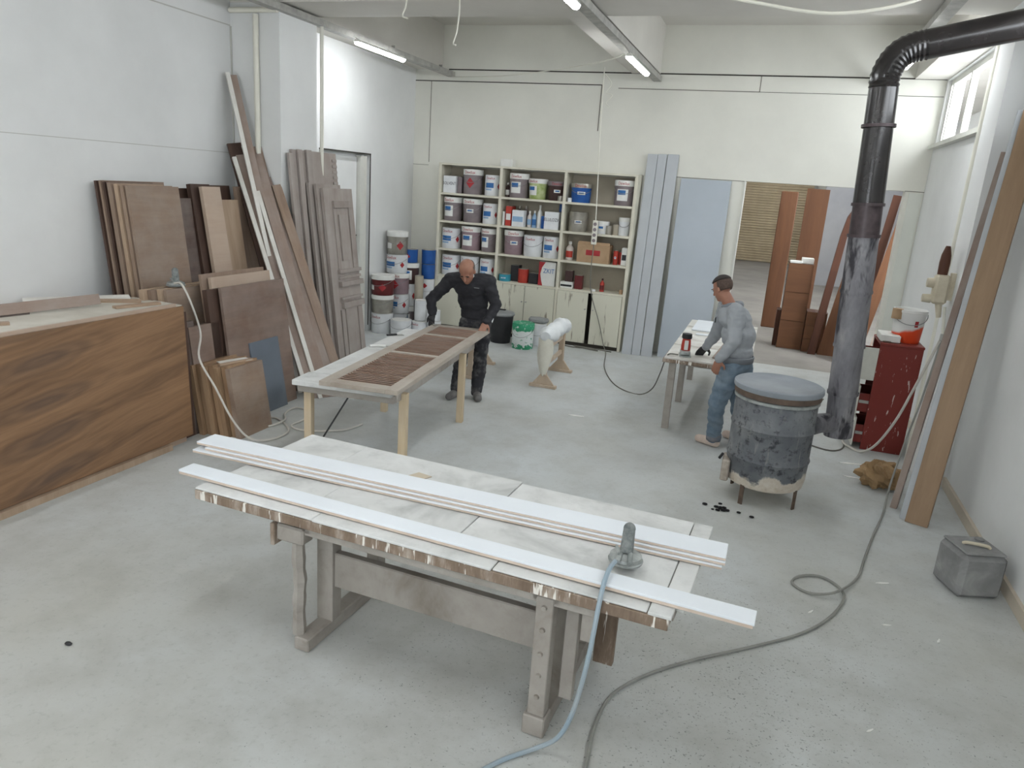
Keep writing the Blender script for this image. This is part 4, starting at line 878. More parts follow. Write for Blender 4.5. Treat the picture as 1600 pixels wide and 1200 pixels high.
# ================================================================ GREY BOARDS ON THE BACK WALL
MT['grey_prime'] = plain('grey_primer', (182, 186, 190), (172, 176, 180), rough=.55, scale=2)
MT['grey_lac'] = plain('blue_grey_lacquer', (176, 184, 192), (168, 176, 184), rough=.4, scale=1.2)
gF = 'grey primed planks beside the shelf unit'
for i, (a, b, h) in enumerate(((-1.945, -1.80, 2.96), (-1.795, -1.665, 2.965), (-1.655, -1.49, 2.97))):
    p = slab('grey_plank', (a, 10.98+.02*i, 0), (b, 10.98+.02*i, 0), (a, 11.385+.01*i, h), .03, 'grey_prime', bevel=.003)
    tag(p, ('grey primed plank next to the shelf unit', 'middle grey primed plank of the three', 'grey primed plank farthest from the shelf unit')[i], 'plank', gF)
tag(slab('grey_door_leaf', (-1.42, 11.12, 0), (-.70, 11.12, 0), (-1.42, 11.40, 2.645), .035, 'grey_lac', bevel=.003), 'wide smooth blue-grey door leaf leaning on the back wall', 'door leaf')

# ================================================================ BROWN BOARDS IN THE NEXT HALL
MT['redbrown'] = wood('red_brown_stained_wood', (116, 79, 54), (94, 62, 43), 'z', 2.5, rand=.06)
MT['redbrown_d'] = wood('dark_red_brown_wood', (92, 58, 42), (72, 44, 34), 'z', 3, rand=.06)
MT['redbrown_x'] = wood('red_brown_crossgrain', (118, 81, 56), (98, 66, 46), 'x', 2.5, rand=.05)
tag(slab('brown_board', (-.0, 15.25, 0), (.31, 15.25, 0), (-.0, 15.28, 2.61), .03, 'redbrown', bevel=.02), 'tall narrow red-brown board farthest left in the doorway', 'board')
tag(slab('brown_board', (.42, 14.2, 0), (.79, 14.2, 0), (.42, 14.22, 2.665), .03, 'redbrown'), 'tall wide red-brown board standing behind the brown drawer carcass', 'board')
def carcass(name, lab, x0, x1, y0, y1, h):
    t = thing(name, lab, 'cabinet', ((x0+x1)/2, (y0+y1)/2, 0))
    B().box((x0, y0+.02, .0), (x1, y1, h)).build('body', 'redbrown_d', t)
    n = 3; zs = [h*q/n for q in range(n+1)]
    for q in range(n): B().box((x0, y0, zs[q]+.004), (x1, y0+.019, zs[q+1]-.004)).build('front_panel', 'redbrown_x', t, bevel=.002)
    return t
carcass('drawer_carcass', 'tall red-brown drawer carcass with white papers on top in the doorway', .30, .69, 13.2, 13.7, 1.44)
carcass('drawer_carcass', 'low red-brown carcass right of the tall drawer carcass', .70, 1.02, 13.1, 13.5, .68)
tag(B().box((.31, 13.22, 1.441), (.5, 13.5, 1.475)).build('paper_pack', 'label_white', bevel=.005), 'flat white paper pack on the tall drawer carcass', 'paper pack'); tag(B().box((.49, 13.3, 1.441), (.68, 13.55, 1.53)).build('white_carton', 'label_white', bevel=.005), 'white carton on the tall drawer carcass', 'carton')
tag(B().box((.23, 13.35, .0), (.295, 13.7, .62)).build('brown_offcut', 'redbrown_d'), 'small dark brown offcut standing left of the tall drawer carcass', 'offcut')
gG = 'brown planks leaning on the right side of the doorway'
nn = (-.25, -.97, .05)
for bot, top, w, m, lab in (((1.62, 12.35, 0), (2.08, 12.45, 2.62), .10, 'plank', 'grey-brown rough plank nearest the right jamb of the doorway'), ((1.42, 12.5, 0), (1.86, 12.6, 2.70), .17, 'redbrown', 'wide red-brown plank leaning beside the rough plank'),
                       ((1.38, 12.66, 0), (1.66, 12.75, 2.62), .12, 'redbrown_d', 'tan plank leaning behind the stove pipe in the doorway'), ((1.30, 12.80, 0), (1.42, 12.92, 2.3), .16, 'redbrown', 'red-brown plank behind the stove pipe next to the arch'),
                       ((1.25, 12.5, 0), (1.42, 12.6, .9), .06, 'plank', 'short thin strip standing before the brown planks'), ((1.18, 12.55, 0), (1.30, 12.6, .8), .05, 'tan', 'short tan strip leaning left of the thin strip')):
    tag(plank('brown_plank', bot, top, w, .035, nn, m), lab, 'plank', gG)
ar = thing('arched_frame', 'arched dark brown door frame leaning behind the stove pipe', 'frame', (1.0, 13.0, 0))
outer = [(.80, 12.95, 0), (.86, 12.95, .7), (.93, 12.95, 1.4), (.985, 12.95, 1.95), (1.04, 12.95, 2.25), (1.12, 12.95, 2.41), (1.24, 12.95, 2.44)]
inner = [(.92, 12.95, 0), (.98, 12.95, .7), (1.04, 12.95, 1.4), (1.085, 12.95, 1.95), (1.12, 12.95, 2.15), (1.18, 12.95, 2.28), (1.25, 12.95, 2.30)]
for q in range(6): B().prism([outer[q], outer[q+1], inner[q+1], inner[q]], (0, .09, 0)).build('frame_segment', 'redbrown_d', ar)
B().prism([(.95, 13.0, 0), (1.4, 13.0, 0), (1.4, 13.0, 1.9), (1.28, 13.0, 1.9), (1.17, 13.0, 1.6)], (0, .03, 0)).build('arch_panel', 'redbrown', ar)

# ================================================================ BARREL STOVE AND ITS PIPE
def mat_drum():
    m = N('scorched_drum_steel'); v = m.coord(); s = m.n('ShaderNodeSeparateXYZ'); m.l(m.n('ShaderNodeTexCoord').outputs['Object'], s.inputs[0])
    n1 = m.noise(v, 3, 5, .6); n2 = m.noise(v, 16, 5, .7); st = m.noise(m.coord((3, 3, .5)), 7, 4, .6)
    col = m.ramp(n1, [(.3, lin((88, 92, 98))), (.5, lin((112, 115, 119))), (.72, lin((140, 142, 143)))])
    col = m.mix(m.ramp(n2, [(.52, (0, 0, 0, 1)), (.64, (.85, .85, .85, 1))]), col, lin((50, 52, 56)))
    col = m.mix(m.ramp(st, [(.6, (0, 0, 0, 1)), (.78, (.5, .5, .5, 1))]), col, lin((176, 174, 168)))
    z = m.n('ShaderNodeMath', _operation='MULTIPLY_ADD'); m.l(n1, z.inputs[0]); z.inputs[1].default_value = -.45; m.l(s.outputs[2], z.inputs[2])
    zz = m.n('ShaderNodeMath', _operation='ADD'); m.l(z.outputs[0], zz.inputs[0]); zz.inputs[1].default_value = .05; zz.use_clamp = True
    ash = m.ramp(zz.outputs[0], [(.06, (1, 1, 1, 1)), (.085, (0, 0, 0, 1))])
    acol = m.ramp(m.noise(v, 9, 5, .7), [(.35, lin((214, 208, 198))), (.6, lin((196, 184, 168))), (.75, lin((120, 104, 90)))])
    col = m.mix(ash, col, acol); m.bump(n2, .2, .004); return m.out(col, .6, .15)
MT['drum'] = mat_drum()
MT['drum_lid'] = plain('dusty_blue_grey_lid', (146, 152, 158), (128, 134, 140), rough=.55, scale=4)
MT['dusty_ash'] = plain('ash_dusted_steel', (186, 178, 168), (140, 128, 116), rough=.8, scale=12)
MT['rust'] = plain('rusty_steel', (112, 96, 84), (88, 76, 68), rough=.7, scale=14, metal=.2)
DX, DY = .215, 6.16
dr = thing('barrel_stove', 'scorched steel barrel stove on legs with a dusty lid', 'stove', (DX, DY, 0))
b = B(); R0 = .325
prof = [(0, .15), (.27, .14), (.305, .16), (.318, .22), (.322, .36), (.328, .375), (.332, .385), (.328, .395), (.322, .41), (.322, .62), (.328, .635), (.332, .645), (.328, .655), (.322, .67), (.322, .90), (.30, .93), (0, .93)]
b.lathe(prof, 48, (DX, DY, 0)).build('drum', 'drum', dr, smooth=True)
B().lathe([(.322, .86), (.333, .865), (.333, .885), (.326, .89)], 48, (DX, DY, 0)).build('clamp_band', 'sander_metal', dr, smooth=True)
B().lathe([(.318, .89), (.338, .90), (.338, .945), (.318, .95)], 48, (DX, DY, 0)).build('rim_band', 'rust', dr, smooth=True)
B().lathe([(.345, .945), (.35, .955), (.348, .985), (.335, .992), (.325, .985), (.318, .98), (0, .978)], 48, (DX, DY, 0)).build('lid', 'drum_lid', dr, smooth=True)
for a in (-2.2, -.55, 1.0, 2.55):
    x, y = DX+.3*math.sin(a), DY-.3*math.cos(a); B().beam((x*1.0, y, 0), (x, y, .33), .035, .012, (math.sin(a), -math.cos(a), 0)).build('leg', 'rust', dr)
B().box((DX-.345, DY-.2, .15), (DX-.28, DY+.02, .33)).build('ash_door', 'dusty_ash', dr, bevel=.01); B().cyl((DX-.37, DY-.16, .33), (DX-.35, DY-.1, .35), .012, n=8).build('door_latch', 'can_black', dr)
def mat_pipe():
    m = N('soot_streaked_pipe'); n = m.noise(m.coord((1, 1, .35)), 7, 5, .65); d = m.noise(m.coord((1.2, 1.2, .3)), 4.5, 4, .7, .6)
    col = m.ramp(n, [(.3, lin((104, 102, 108))), (.55, lin((132, 131, 135))), (.75, lin((164, 162, 162)))])
    col = m.mix(m.ramp(d, [(.5, (0, 0, 0, 1)), (.6, (.9, .9, .9, 1))]), col, lin((46, 44, 50))); return m.out(col, .55, .2)
MT['pipe_low'] = mat_pipe()
MT['pipe_mid'] = plain('brown_black_pipe', (86, 76, 78), (56, 48, 50), rough=.35, metal=.2, scale=9)
MT['pipe_top'] = plain('black_enamel_pipe', (40, 36, 36), (26, 24, 24), rough=.22, scale=6, spec=.6)
sp = thing('stove_pipe', 'tall black stove pipe rising from the barrel stove and bending to the right wall', 'pipe', (.74, 6.5, .6))
P0 = Vector((.745, 6.5, .60)); P1 = Vector((.605, 6.5, 3.28))
def pp(z): return P0+(P1-P0)*((z-.60)/2.68)
def seg(z0, z1, r0, r1, m):
    o = B().cyl(pp(z0), pp(z1), r0, r1, 28, False); o.build('pipe_section', m, sp, smooth=True)
seg(.66, .92, .108, .11, 'pipe_low'); seg(.9, 1.32, .116, .113, 'pipe_low'); seg(1.3, 1.76, .119, .115, 'pipe_low'); seg(1.74, 2.20, .117, .112, 'pipe_low'); seg(2.18, 2.44, .112, .110, 'pipe_mid'); seg(2.42, 3.02, .113, .105, 'pipe_top'); seg(3.0, 3.28, .107, .104, 'pipe_top')
for z in (.91, 1.31, 1.75, 2.19, 2.43, 3.01): B().cyl(pp(z-.012), pp(z+.012), .123, .123, 28, False).build('collar', 'pipe_low' if z < 2 else 'pipe_mid', sp, smooth=True)
el = []; rr_ = []
A = P1; ctr = [A, A+Vector((-.005, 0, .08)), A+Vector((.02, 0, .17)), A+Vector((.075, 0, .245)), A+Vector((.15, 0, .285)), A+Vector((.23, 0, .305))]
cp_ = curve_pts(ctr, 5); B().tube(cp_, .105, 24, [.105+(.004 if i % 2 else -.003) for i in range(len(cp_))]).build('elbow', 'pipe_top', sp, smooth=True)
B().tube([A+Vector((.22, 0, .303)), Vector((1.40, 6.5, 3.715)), Vector((1.86, 6.5, 3.80))], .105, 24).build('pipe_section', 'pipe_top', sp, smooth=True)
B().tube(curve_pts([(DX+.31, DY+.10, .66), (.60, 6.38, .655), (.70, 6.46, .65)], 4), .082, 20).build('flue_outlet', 'pipe_low', sp, smooth=True)
B().cyl((.752, 6.5, .535), (.742, 6.5, .68), .112, .112, 24).build('elbow_box', 'pipe_low', sp, smooth=True)
MT['coal'] = plain('coal', (34, 34, 36), rough=.9)
for i in range(14):
    a = random.uniform(0, 6.28); r = .09*math.sqrt(random.random()); x, y = -.10+r*math.cos(a)*1.3, 5.74+r*math.sin(a); q = random.uniform(.008, .02)
    if i > 11: x, y = (.06, 5.70) if i == 12 else (.16, 5.66)
    cb = B().ball((x, y, q*.6), q, 3, (1.3, 1, .6)); tag(cb.build('coal_lump', 'coal'), 'small black coal lump spilt on the floor before the barrel stove', 'coal', 'coal lumps spilt by the stove')

# ================================================================ RIGHT SIDE: DRAWER CABINET, MANIFOLD, PLANKS
MT['maroon'] = plain('maroon_laminate', (124, 52, 46), (108, 44, 40), rough=.4, scale=3)
def mat_maroon():
    m = N('scratched_maroon'); n = m.noise(m.coord((9, 9, 2.2)), 3.4, 4, .6)
    return m.out(m.mix(m.ramp(n, [(.63, (0, 0, 0, 1)), (.66, (.85, .85, .85, 1))]), lin((122, 50, 44)), lin((206, 190, 182))), .42)
MT['maroon_s'] = mat_maroon()
MT['dc_white'] = plain('dusty_white_drawer', (212, 212, 204), (196, 196, 188), rough=.6)
dc = thing('drawer_cabinet', 'maroon cabinet with white drawer fronts pulled open by the right pillar', 'cabinet', (1.34, 8.25, 0))
B().box((1.155, 8.0, 0), (1.545, 8.022, 1.10)).build('side_panel', 'maroon_s', dc, bevel=.002); B().box((1.155, 8.5, 0), (1.545, 8.522, 1.10)).build('side_panel', 'maroon', dc, bevel=.002)
B().box((1.15, 7.995, 1.101), (1.55, 8.527, 1.125)).build('top_board', 'maroon_s', dc, bevel=.002); B().box((1.53, 8.023, 0), (1.545, 8.499, 1.1)).build('back_board', 'maroon', dc)
for z0, z1, d in ((.72, 1.08, .17), (.36, .66, .10), (.03, .33, .08)):
    x = 1.155-d
    dw = B().box((x-.02, 8.0, z0), (x, 8.52, z1)).build('drawer', 'dc_white', dc, bevel=.003)
    B().box((x+.001, 8.005 if z0 > .7 else 8.03, z0+.01 if z0 > .7 else z0+.04), (1.154 if z0 > .7 else 1.5, 8.025 if z0 > .7 else 8.045, z1-.02 if z0 > .7 else z1-.08)).build('drawer_side', 'dc_white' if z0 > .7 else 'maroon', dw); B().box((x+.001, 8.475, z0+.04), (1.5, 8.49, z1-.08)).build('drawer_side', 'maroon', dw); B().box((x+.001, 8.03, z0+.03), (1.5, 8.49, z0+.04)).build('drawer_bottom', 'maroon', dw)
    B().box((x-.032, 8.2, (z0+z1)/2-.01), (x-.0205, 8.32, (z0+z1)/2+.01)).build('handle', 'steel_gal', dw); B().box((x+.01, 8.022, z0+.12), (1.45, 8.029, z0+.15)).build('runner', 'steel_gal', dw)
tag(B().box((.99, 8.05, 1.13), (1.17, 8.36, 1.20)).build('white_box', 'label_white', bevel=.006), 'flat white box on the left edge of the maroon cabinet', 'box')
bpy.data.objects['white_box'].location.x += .16
pl_ = thing('pliers', 'dark pliers lying at the front of the maroon cabinet top', 'pliers', (1.27, 8.06, 1.126), None, .3)
B().beam((-.1, 0, .008), (.06, .01, .008), .014, .012).build('jaw_arm', 'rust', pl_, world=False); B().beam((-.09, .03, .012), (.07, -.008, .012), .014, .01).build('jaw_arm', 'rust', pl_, world=False)
def mat_orange():
    m = N('orange_white_pail'); s = m.n('ShaderNodeSeparateXYZ'); m.l(m.n('ShaderNodeTexCoord').outputs['Object'], s.inputs[0])
    a = m.n('ShaderNodeMath', _operation='MULTIPLY_ADD'); m.l(s.outputs[0], a.inputs[0]); a.inputs[1].default_value = -.35; m.l(s.outputs[2], a.inputs[2])
    n = m.n('ShaderNodeMath', _operation='MULTIPLY_ADD'); m.l(m.noise(m.coord(), 4, 3), n.inputs[0]); n.inputs[1].default_value = .1; m.l(a.outputs[0], n.inputs[2])
    return m.out(m.ramp(n.outputs[0], [(.17, lin((222, 78, 40))), (.19, lin((218, 218, 216)))]), .45)
MT['orange'] = mat_orange()
ob = thing('paint_bucket', 'white and orange paint bucket on the maroon cabinet', 'bucket', (1.40, 8.25, 1.126))
B().lathe([(0, 0), (.125, 0), (.13, .01), (.15, .30), (.158, .305), (.158, .33), (.145, .33), (.14, .3), (0, .3)], 28).build('body', 'orange', ob, smooth=True, world=False)
patch(.13, .15, .3, (.25, .5), .17, .23, .002).build('print', 'print_red', ob, world=False)
B().tube([(.158*math.cos(a), -.158*math.sin(a)-.01, .29-.1*math.sin(a)) for a in [PI*q/12 for q in range(13)]], .004, 5).build('handle', 'wire', ob, world=False)
tag(B().add([(1.27+.05*math.cos(a)*(1+.2*math.sin(5*a)), 8.16+.04*math.sin(a), 1.36+z) for z in (0, .05, .1) for a in [2*PI*q/10 for q in range(10)]], [(k3*10+i, k3*10+(i+1) % 10, (k3+1)*10+(i+1) % 10, (k3+1)*10+i) for k3 in range(2) for i in range(10)]+[tuple(range(20, 30))]).build('cloth_rag', 'cardboard', smooth=True), 'tan rag hanging over the rim of the orange bucket', 'rag')
MT['dusty_beige'] = plain('beige_dusted_metal', (206, 198, 178), (188, 178, 156), rough=.8, scale=9)
mf = thing('air_regulator', 'dust-covered air regulator on the right pillar with hoses below', 'air regulator', (1.50, 7.45, 1.5))
B().box((1.40, 7.40, 1.62), (1.52, 7.52, 1.88)).build('body', 'dusty_beige', mf, bevel=.02); B().cyl((1.40, 7.46, 1.80), (1.345, 7.46, 1.80), .045, .04, 16).build('gauge', 'dusty_beige', mf, smooth=True); B().cyl((1.40, 7.46, 1.66), (1.33, 7.46, 1.66), .04, .035, 16).build('gauge', 'dusty_beige', mf, smooth=True)
B().box((1.52, 7.43, 1.66), (1.56, 7.49, 1.9)).build('wall_bracket', 'dusty_beige', mf); B().cyl((1.47, 7.45, 1.62), (1.49, 7.44, 1.50), .03, .02, 12).build('drain_bowl', 'dusty_beige', mf, smooth=True)
B().cyl((1.52, 7.44, 1.60), (1.55, 7.42, 1.36), .014, n=10).build('outlet_pipe', 'pvc', mf, smooth=True); B().cyl((1.55, 7.42, 1.36), (1.545, 7.41, 1.30), .018, n=10).build('coupling', 'steel_gal', mf, smooth=True)
B().lathe([(0, 0), (.042, 0), (.045, .1), (.04, .17), (.022, .24), (.018, .25), (0, .25)], 12, (1.45, 7.46, 1.88)).build('wooden_knob', 'redbrown_d', mf, smooth=True)
MT['oak'] = wood('oak_board', (156, 131, 105), (130, 106, 83), 'z', 2.5, rand=.03)
gH = 'boards leaning on the right wall'
dn = Vector((-.35, -.93, .05))
tag(plank('leaning_board', (1.40, 6.17, 0), (1.70, 6.80, 3.2), .165, .05, dn, 'oak', bevel=.003), 'thick oak board leaning on the right wall in front', 'board', gH)
tag(plank('leaning_board', (1.315, 6.25, 0), (1.62, 6.86, 3.2), .05, .12, dn, 'grey_prime', bevel=.003), 'grey painted board directly left of the oak board', 'board', gH)
tag(plank('leaning_board', (1.27, 6.45, 0), (1.60, 6.98, 2.9), .05, .06, dn, 'plank'), 'narrow brown board leftmost of those on the right wall', 'board', gH)
# crumpled paper bag
def crumple(name, c, r, sc, mat, seed, n=9):
    random.seed(seed); b = B().ball(c, r, n, sc)
    vs = []
    for x, y, z in b.v:
        d = Vector((x-c[0], y-c[1], z-c[2])); k_ = 1+.35*math.sin(d.x*47+seed)*math.sin(d.y*39+2)*math.cos(d.z*43)+random.uniform(-.12, .12); p = Vector(c)+d*k_; vs.append((p.x, p.y, max(p.z, .002)))
    b.v = vs; return b.build(name, mat)
MT['kraft'] = plain('kraft_paper', (160, 132, 96), (132, 106, 76), rough=.7, scale=6, bump=.3, bscale=14)
tag(crumple('paper_bag', (1.20, 6.93, .11), .17, (1.05, .8, .72), 'kraft', 3, 13), 'crumpled brown paper bag on the floor by the leaning boards', 'bag')
# dusty grey canister
MT['dusty_grey'] = mat_dustwhite('dusty_grey_plastic', (120, 120, 120), (134, 134, 134), (160, 160, 158), 5)
cn = thing('canister', 'dusty grey square canister on the floor by the right wall', 'canister', (1.545, 5.20, 0), None, .35)
B().box((-.15, -.15, 0), (.15, .15, .30)).build('body', 'dusty_grey', cn, bevel=.03, world=False); B().box((-.135, -.135, .30), (.135, .135, .315)).build('top', 'dusty_grey', cn, bevel=.008, world=False)
B().tube(curve_pts([(-.07, .02, .316), (-.05, .0, .33), (.05, -.04, .33), (.07, -.05, .316)], 5), .011, 8).build('handle', 'dusty_beige', cn, smooth=True, world=False); B().cyl((.08, .08, .314), (.08, .08, .325), .03, n=14).build('cap', 'dusty_grey', cn, smooth=True, world=False)

# ================================================================ HOSES, CABLES, HANGING WIRES
MT['hose_grey'] = plain('grey_rubber_hose', (146, 146, 140), (128, 128, 124), rough=.6, scale=8)
MT['hose_blue'] = plain('pale_blue_hose', (142, 164, 178), (158, 166, 170), rough=.5, scale=3)
MT['hose_white'] = plain('dusty_white_hose', (204, 200, 192), (188, 184, 176), rough=.6, scale=6)
MT['cable_w'] = plain('white_cable', (222, 220, 208), rough=.5)
MT['cable_d'] = plain('dusty_dark_cable', (122, 120, 112), (104, 102, 96), rough=.6)
def hose(name, lab, pts, r, mat, cat='hose', n=7):
    return tag(B().tube(curve_pts(pts, 7), r, n).build(name, mat, smooth=True), lab, cat)
hose('air_hose', 'pale blue air hose hanging from the sander over the bench front to the floor', [(-.435, 2.865, .866), (-.445, 2.80, .862), (-.447, 2.71, .84), (-.446, 2.635, .77), (-.452, 2.60, .62), (-.470, 2.60, .45), (-.505, 2.61, .25), (-.56, 2.63, .10), (-.645, 2.62, .025), (-.76, 2.51, .012), (-.86, 2.36, .012), (-1.0, 2.15, .012)], .0105, 'hose_blue')
hose('air_hose', 'long grey hose winding with a loop across the right of the floor', [(-.40, 2.35, .012), (-.422, 2.622, .012), (-.443, 2.864, .012), (-.416, 3.115, .012), (-.281, 3.348, .012), (-.078, 3.574, .012), (.242, 3.865, .012), (.483, 4.105, .012), (.653, 4.363, .012), (.756, 4.647, .012), (.73, 4.80, .012), (.62, 4.885, .012), (.49, 4.82, .012), (.45, 4.70, .012), (.55, 4.62, .012), (.70, 4.66, .034), (.86, 4.97, .012), (.94, 5.31, .012), (1.04, 5.74, .012), (1.16, 6.2, .03), (1.26, 6.7, .1), (1.37, 7.05, .42), (1.45, 7.2, .75), (1.52, 7.36, 1.1), (1.545, 7.405, 1.30)], .0085, 'hose_grey')
hose('air_hose', 'dusty white hose drooping from the regulator across the maroon cabinet', [(1.535, 7.40, 1.30), (1.50, 7.42, 1.14), (1.43, 7.5, .8), (1.36, 7.62, .45), (1.26, 7.75, .15), (1.16, 7.85, .02), (1.06, 7.95, .013), (1.0, 8.1, .013), (1.02, 8.4, .013)], .0125, 'hose_white')
hose('floor_cable', 'dark cable on the floor behind the barrel stove', [(.55, 7.9, .008), (.85, 7.75, .008), (1.0, 7.98, .008), (.95, 8.5, .008), (.75, 9.3, .008), (.9, 9.9, .008)], .008, 'cable_d', 'cable')
hose('air_hose', 'white hose hanging from the resting sander and coiling on the left floor', [(-5.05, 5.27, 1.32), (-4.92, 5.22, 1.33), (-4.80, 5.2, 1.16), (-4.70, 5.18, .92), (-4.58, 5.02, .74), (-4.42, 5.02, .5), (-4.25, 5.03, .22), (-4.12, 5.10, .05), (-4.02, 5.28, .012), (-4.02, 5.5, .012), (-4.16, 5.66, .012), (-4.36, 5.78, .012), (-4.44, 5.72, .012), (-4.40, 5.60, .012), (-4.27, 5.55, .012), (-4.22, 5.72, .034), (-4.38, 5.95, .012), (-4.40, 6.15, .012), (-4.24, 6.13, .012), (-4.11, 5.9, .012), (-4.10, 5.66, .012), (-3.9, 5.62, .012), (-3.62, 5.8, .012), (-3.55, 6.05, .012)], .0095, 'hose_white')
hose('power_cable', 'dark power cable running from the power strip over the floor to the red sander', [(-2.53, 10.95, 1.60), (-2.54, 10.96, 1.2), (-2.50, 10.98, .85), (-2.35, 10.99, .45), (-2.24, 10.99, .1), (-2.15, 10.8, .008), (-1.97, 9.9, .008), (-1.72, 9.2, .008), (-1.5, 8.86, .008), (-1.27, 8.76, .008), (-1.12, 8.7, .12), (-1.0, 8.3, .42), (-.9, 7.75, .70), (-.85, 7.62, .80), (-.76, 7.64, .80)], .007, 'cable_d', 'cable')
hose('power_cable', 'dark coiled cable lying along the foot of the cabinet doors', [(-2.9, 10.98, .008), (-2.7, 10.93, .008), (-2.5, 10.97, .008), (-2.3, 10.9, .008), (-2.5, 10.9, .02), (-2.7, 10.99, .02), (-2.35, 11.0, .008), (-2.1, 10.95, .008)], .009, 'cable_d', 'cable')
ps = thing('power_strip', 'white power strip hanging in front of the shelf unit', 'power strip', (-2.535, 10.95, 1.60))
B().box((-2.575, 10.935, 1.60), (-2.495, 10.965, 1.955)).build('body', 'pvc', ps, bevel=.008)
for z in (1.66, 1.74, 1.82, 1.90): B().cyl((-2.535, 10.9345, z), (-2.535, 10.931, z), .026, n=14).build('socket', 'can_grey', ps)
hose('hanging_cable', 'thin white cable dropping from the ceiling to the power strip', [(-2.62, 10.95, 4.07), (-2.60, 10.95, 3.3), (-2.56, 10.95, 2.5), (-2.535, 10.95, 1.95)], .008, 'cable_w', 'cable')
hose('tangled_cable', 'loose tangle of thin cable hanging beside the ceiling cable', [(-2.6, 10.95, 3.98), (-2.5, 10.96, 3.86), (-2.56, 10.95, 3.74), (-2.47, 10.95, 3.70), (-2.55, 10.95, 3.60), (-2.5, 10.95, 3.55)], .006, 'cable_w', 'cable')
hose('hanging_wire', 'short white wire hanging left from the ceiling beam', [(-3.69, 7.0, 4.06), (-3.70, 7.0, 3.98), (-3.73, 7.0, 3.90), (-3.67, 7.0, 3.875)], .008, 'cable_w', 'wire')
hose('hanging_wire', 'longer white wire hanging right from the ceiling beam', [(-3.135, 7.0, 4.06), (-3.13, 7.0, 3.92), (-3.15, 7.0, 3.75), (-3.18, 7.0, 3.66), (-3.15, 7.0, 3.64)], .008, 'cable_w', 'wire')
hose('slack_cable', 'white cable sagging between the middle and right cable trays', [(-1.88, 6.0, 4.0), (-1.2, 6.0, 3.91), (-.45, 6.0, 3.775), (.142, 6.0, 3.69), (.65, 6.0, 3.765), (1.0, 6.0, 3.96)], .012, 'cable_w', 'cable')
hose('slack_cable', 'thin cable slung across the back wall to the middle cable tray', [(-5.15, 11.35, 3.95), (-4.2, 11.0, 3.93), (-3.2, 10.4, 3.94), (-2.3, 9.7, 3.96), (-1.99, 9.4, 4.0)], .006, 'cable_w', 'cable')
# floor litter
sl = ['white shaving on the floor just left of the maroon cabinet', 'white shaving on the floor left of the paper bag', 'white shaving on the floor right of the hose loop', 'white shaving on the floor close below the hose loop', 'white shaving on the floor in front of the grey canister', 'white shaving lowest on the open floor at the right', 'white torn shaving on the floor in front of the sawhorse', 'white shaving on the floor near the right skirting']
MT['chip'] = plain('white_chip', (226, 226, 222), rough=.7)
for x, y, s, a in ((1.02, 7.45, .11, .2), (1.0, 7.05, .08, .0), (1.02, 5.0, .05, .4), (.55, 4.4, .03, 1), (.98, 4.45, .03, .3), (.78, 3.4, .025, .8), (-1.75, 7.5, .09, .1), (1.25, 4.4, .03, 1.2)):
    d = Vector((math.cos(a), math.sin(a), 0)); p = Vector((x, y, .001)); q = Vector((-d.y, d.x, 0))
    tag(B().prism([p-d*s, p-d*s*.3-q*s*.25, p+d*s*.9-q*s*.1, p+d*s+q*s*.12, p-d*s*.2+q*s*.22], (0, 0, .004)).build('wood_chip', 'chip'), sl.pop(0), 'shaving', 'white shavings on the floor')
tag(B().ball((-3.05, 2.35, .008), .014, 4, (1.6, 1, .6)).build('pebble', 'can_black'), 'small dark pebble on the bare floor at the left', 'pebble')

# ================================================================ PEOPLE
def ell(b, c, ax, n=12):
    """ellipsoid with three half-axis vectors"""
    c = Vector(c); X, Y, Z = (Vector(a) for a in ax); vs = []; fs = []; m = 2*n
    for i in range(n+1):
        t = PI*i/n
        for k_ in range(m):
            p = 2*PI*k_/m; vs.append(c + X*(math.sin(t)*math.cos(p)) + Y*(math.sin(t)*math.sin(p)) + Z*math.cos(t))
    for i in range(n):
        for k_ in range(m): fs.append((i*m+k_, (i+1)*m+k_, (i+1)*m+(k_+1) % m, i*m+(k_+1) % m))
    return b.add(vs, fs)
def limb(b, pts, rs):
    """tapered limb through joints, rounded at each joint"""
    for i in range(len(pts)-1): b.cyl(pts[i], pts[i+1], rs[i], rs[i+1], 14)
    for p, r in zip(pts, rs): b.ball(p, r, 8)
    return b
def organic(name, b, mat, parent, voxel=.008, it=6, fold=0, seed=0):
    """melts the shapes into one continuous surface"""
    off = abs_loc(parent); me = bpy.data.meshes.new(name); me.from_pydata([Vector(v)-off for v in b.v], [], b.f); me.update()
    o = bpy.data.objects.new(name, me); COL.objects.link(o)
    r = o.modifiers.new('r', 'REMESH'); r.mode = 'VOXEL'; r.voxel_size = voxel
    s = o.modifiers.new('s', 'SMOOTH'); s.factor = .5; s.iterations = it
    dg = bpy.context.evaluated_depsgraph_get(); m2 = bpy.data.meshes.new_from_object(o.evaluated_get(dg)); bpy.data.objects.remove(o); bpy.data.meshes.remove(me)
    if fold:
        from mathutils import noise as mn
        ns = [v.normal.copy() for v in m2.vertices]
        for v, nn_ in zip(m2.vertices, ns):
            q = Vector((v.co.x*9, v.co.y*9, v.co.z*15)) + Vector((seed, 0, 0)); v.co += nn_*fold*(mn.noise(q) + .6*mn.noise(q*2.3))
    m2.name = name; m2.materials.clear(); m2.materials.append(MT[mat]); m2.polygons.foreach_set('use_smooth', [True]*len(m2.polygons)); m2.update()
    o = bpy.data.objects.new(name, m2); COL.objects.link(o); o.parent = parent; return o
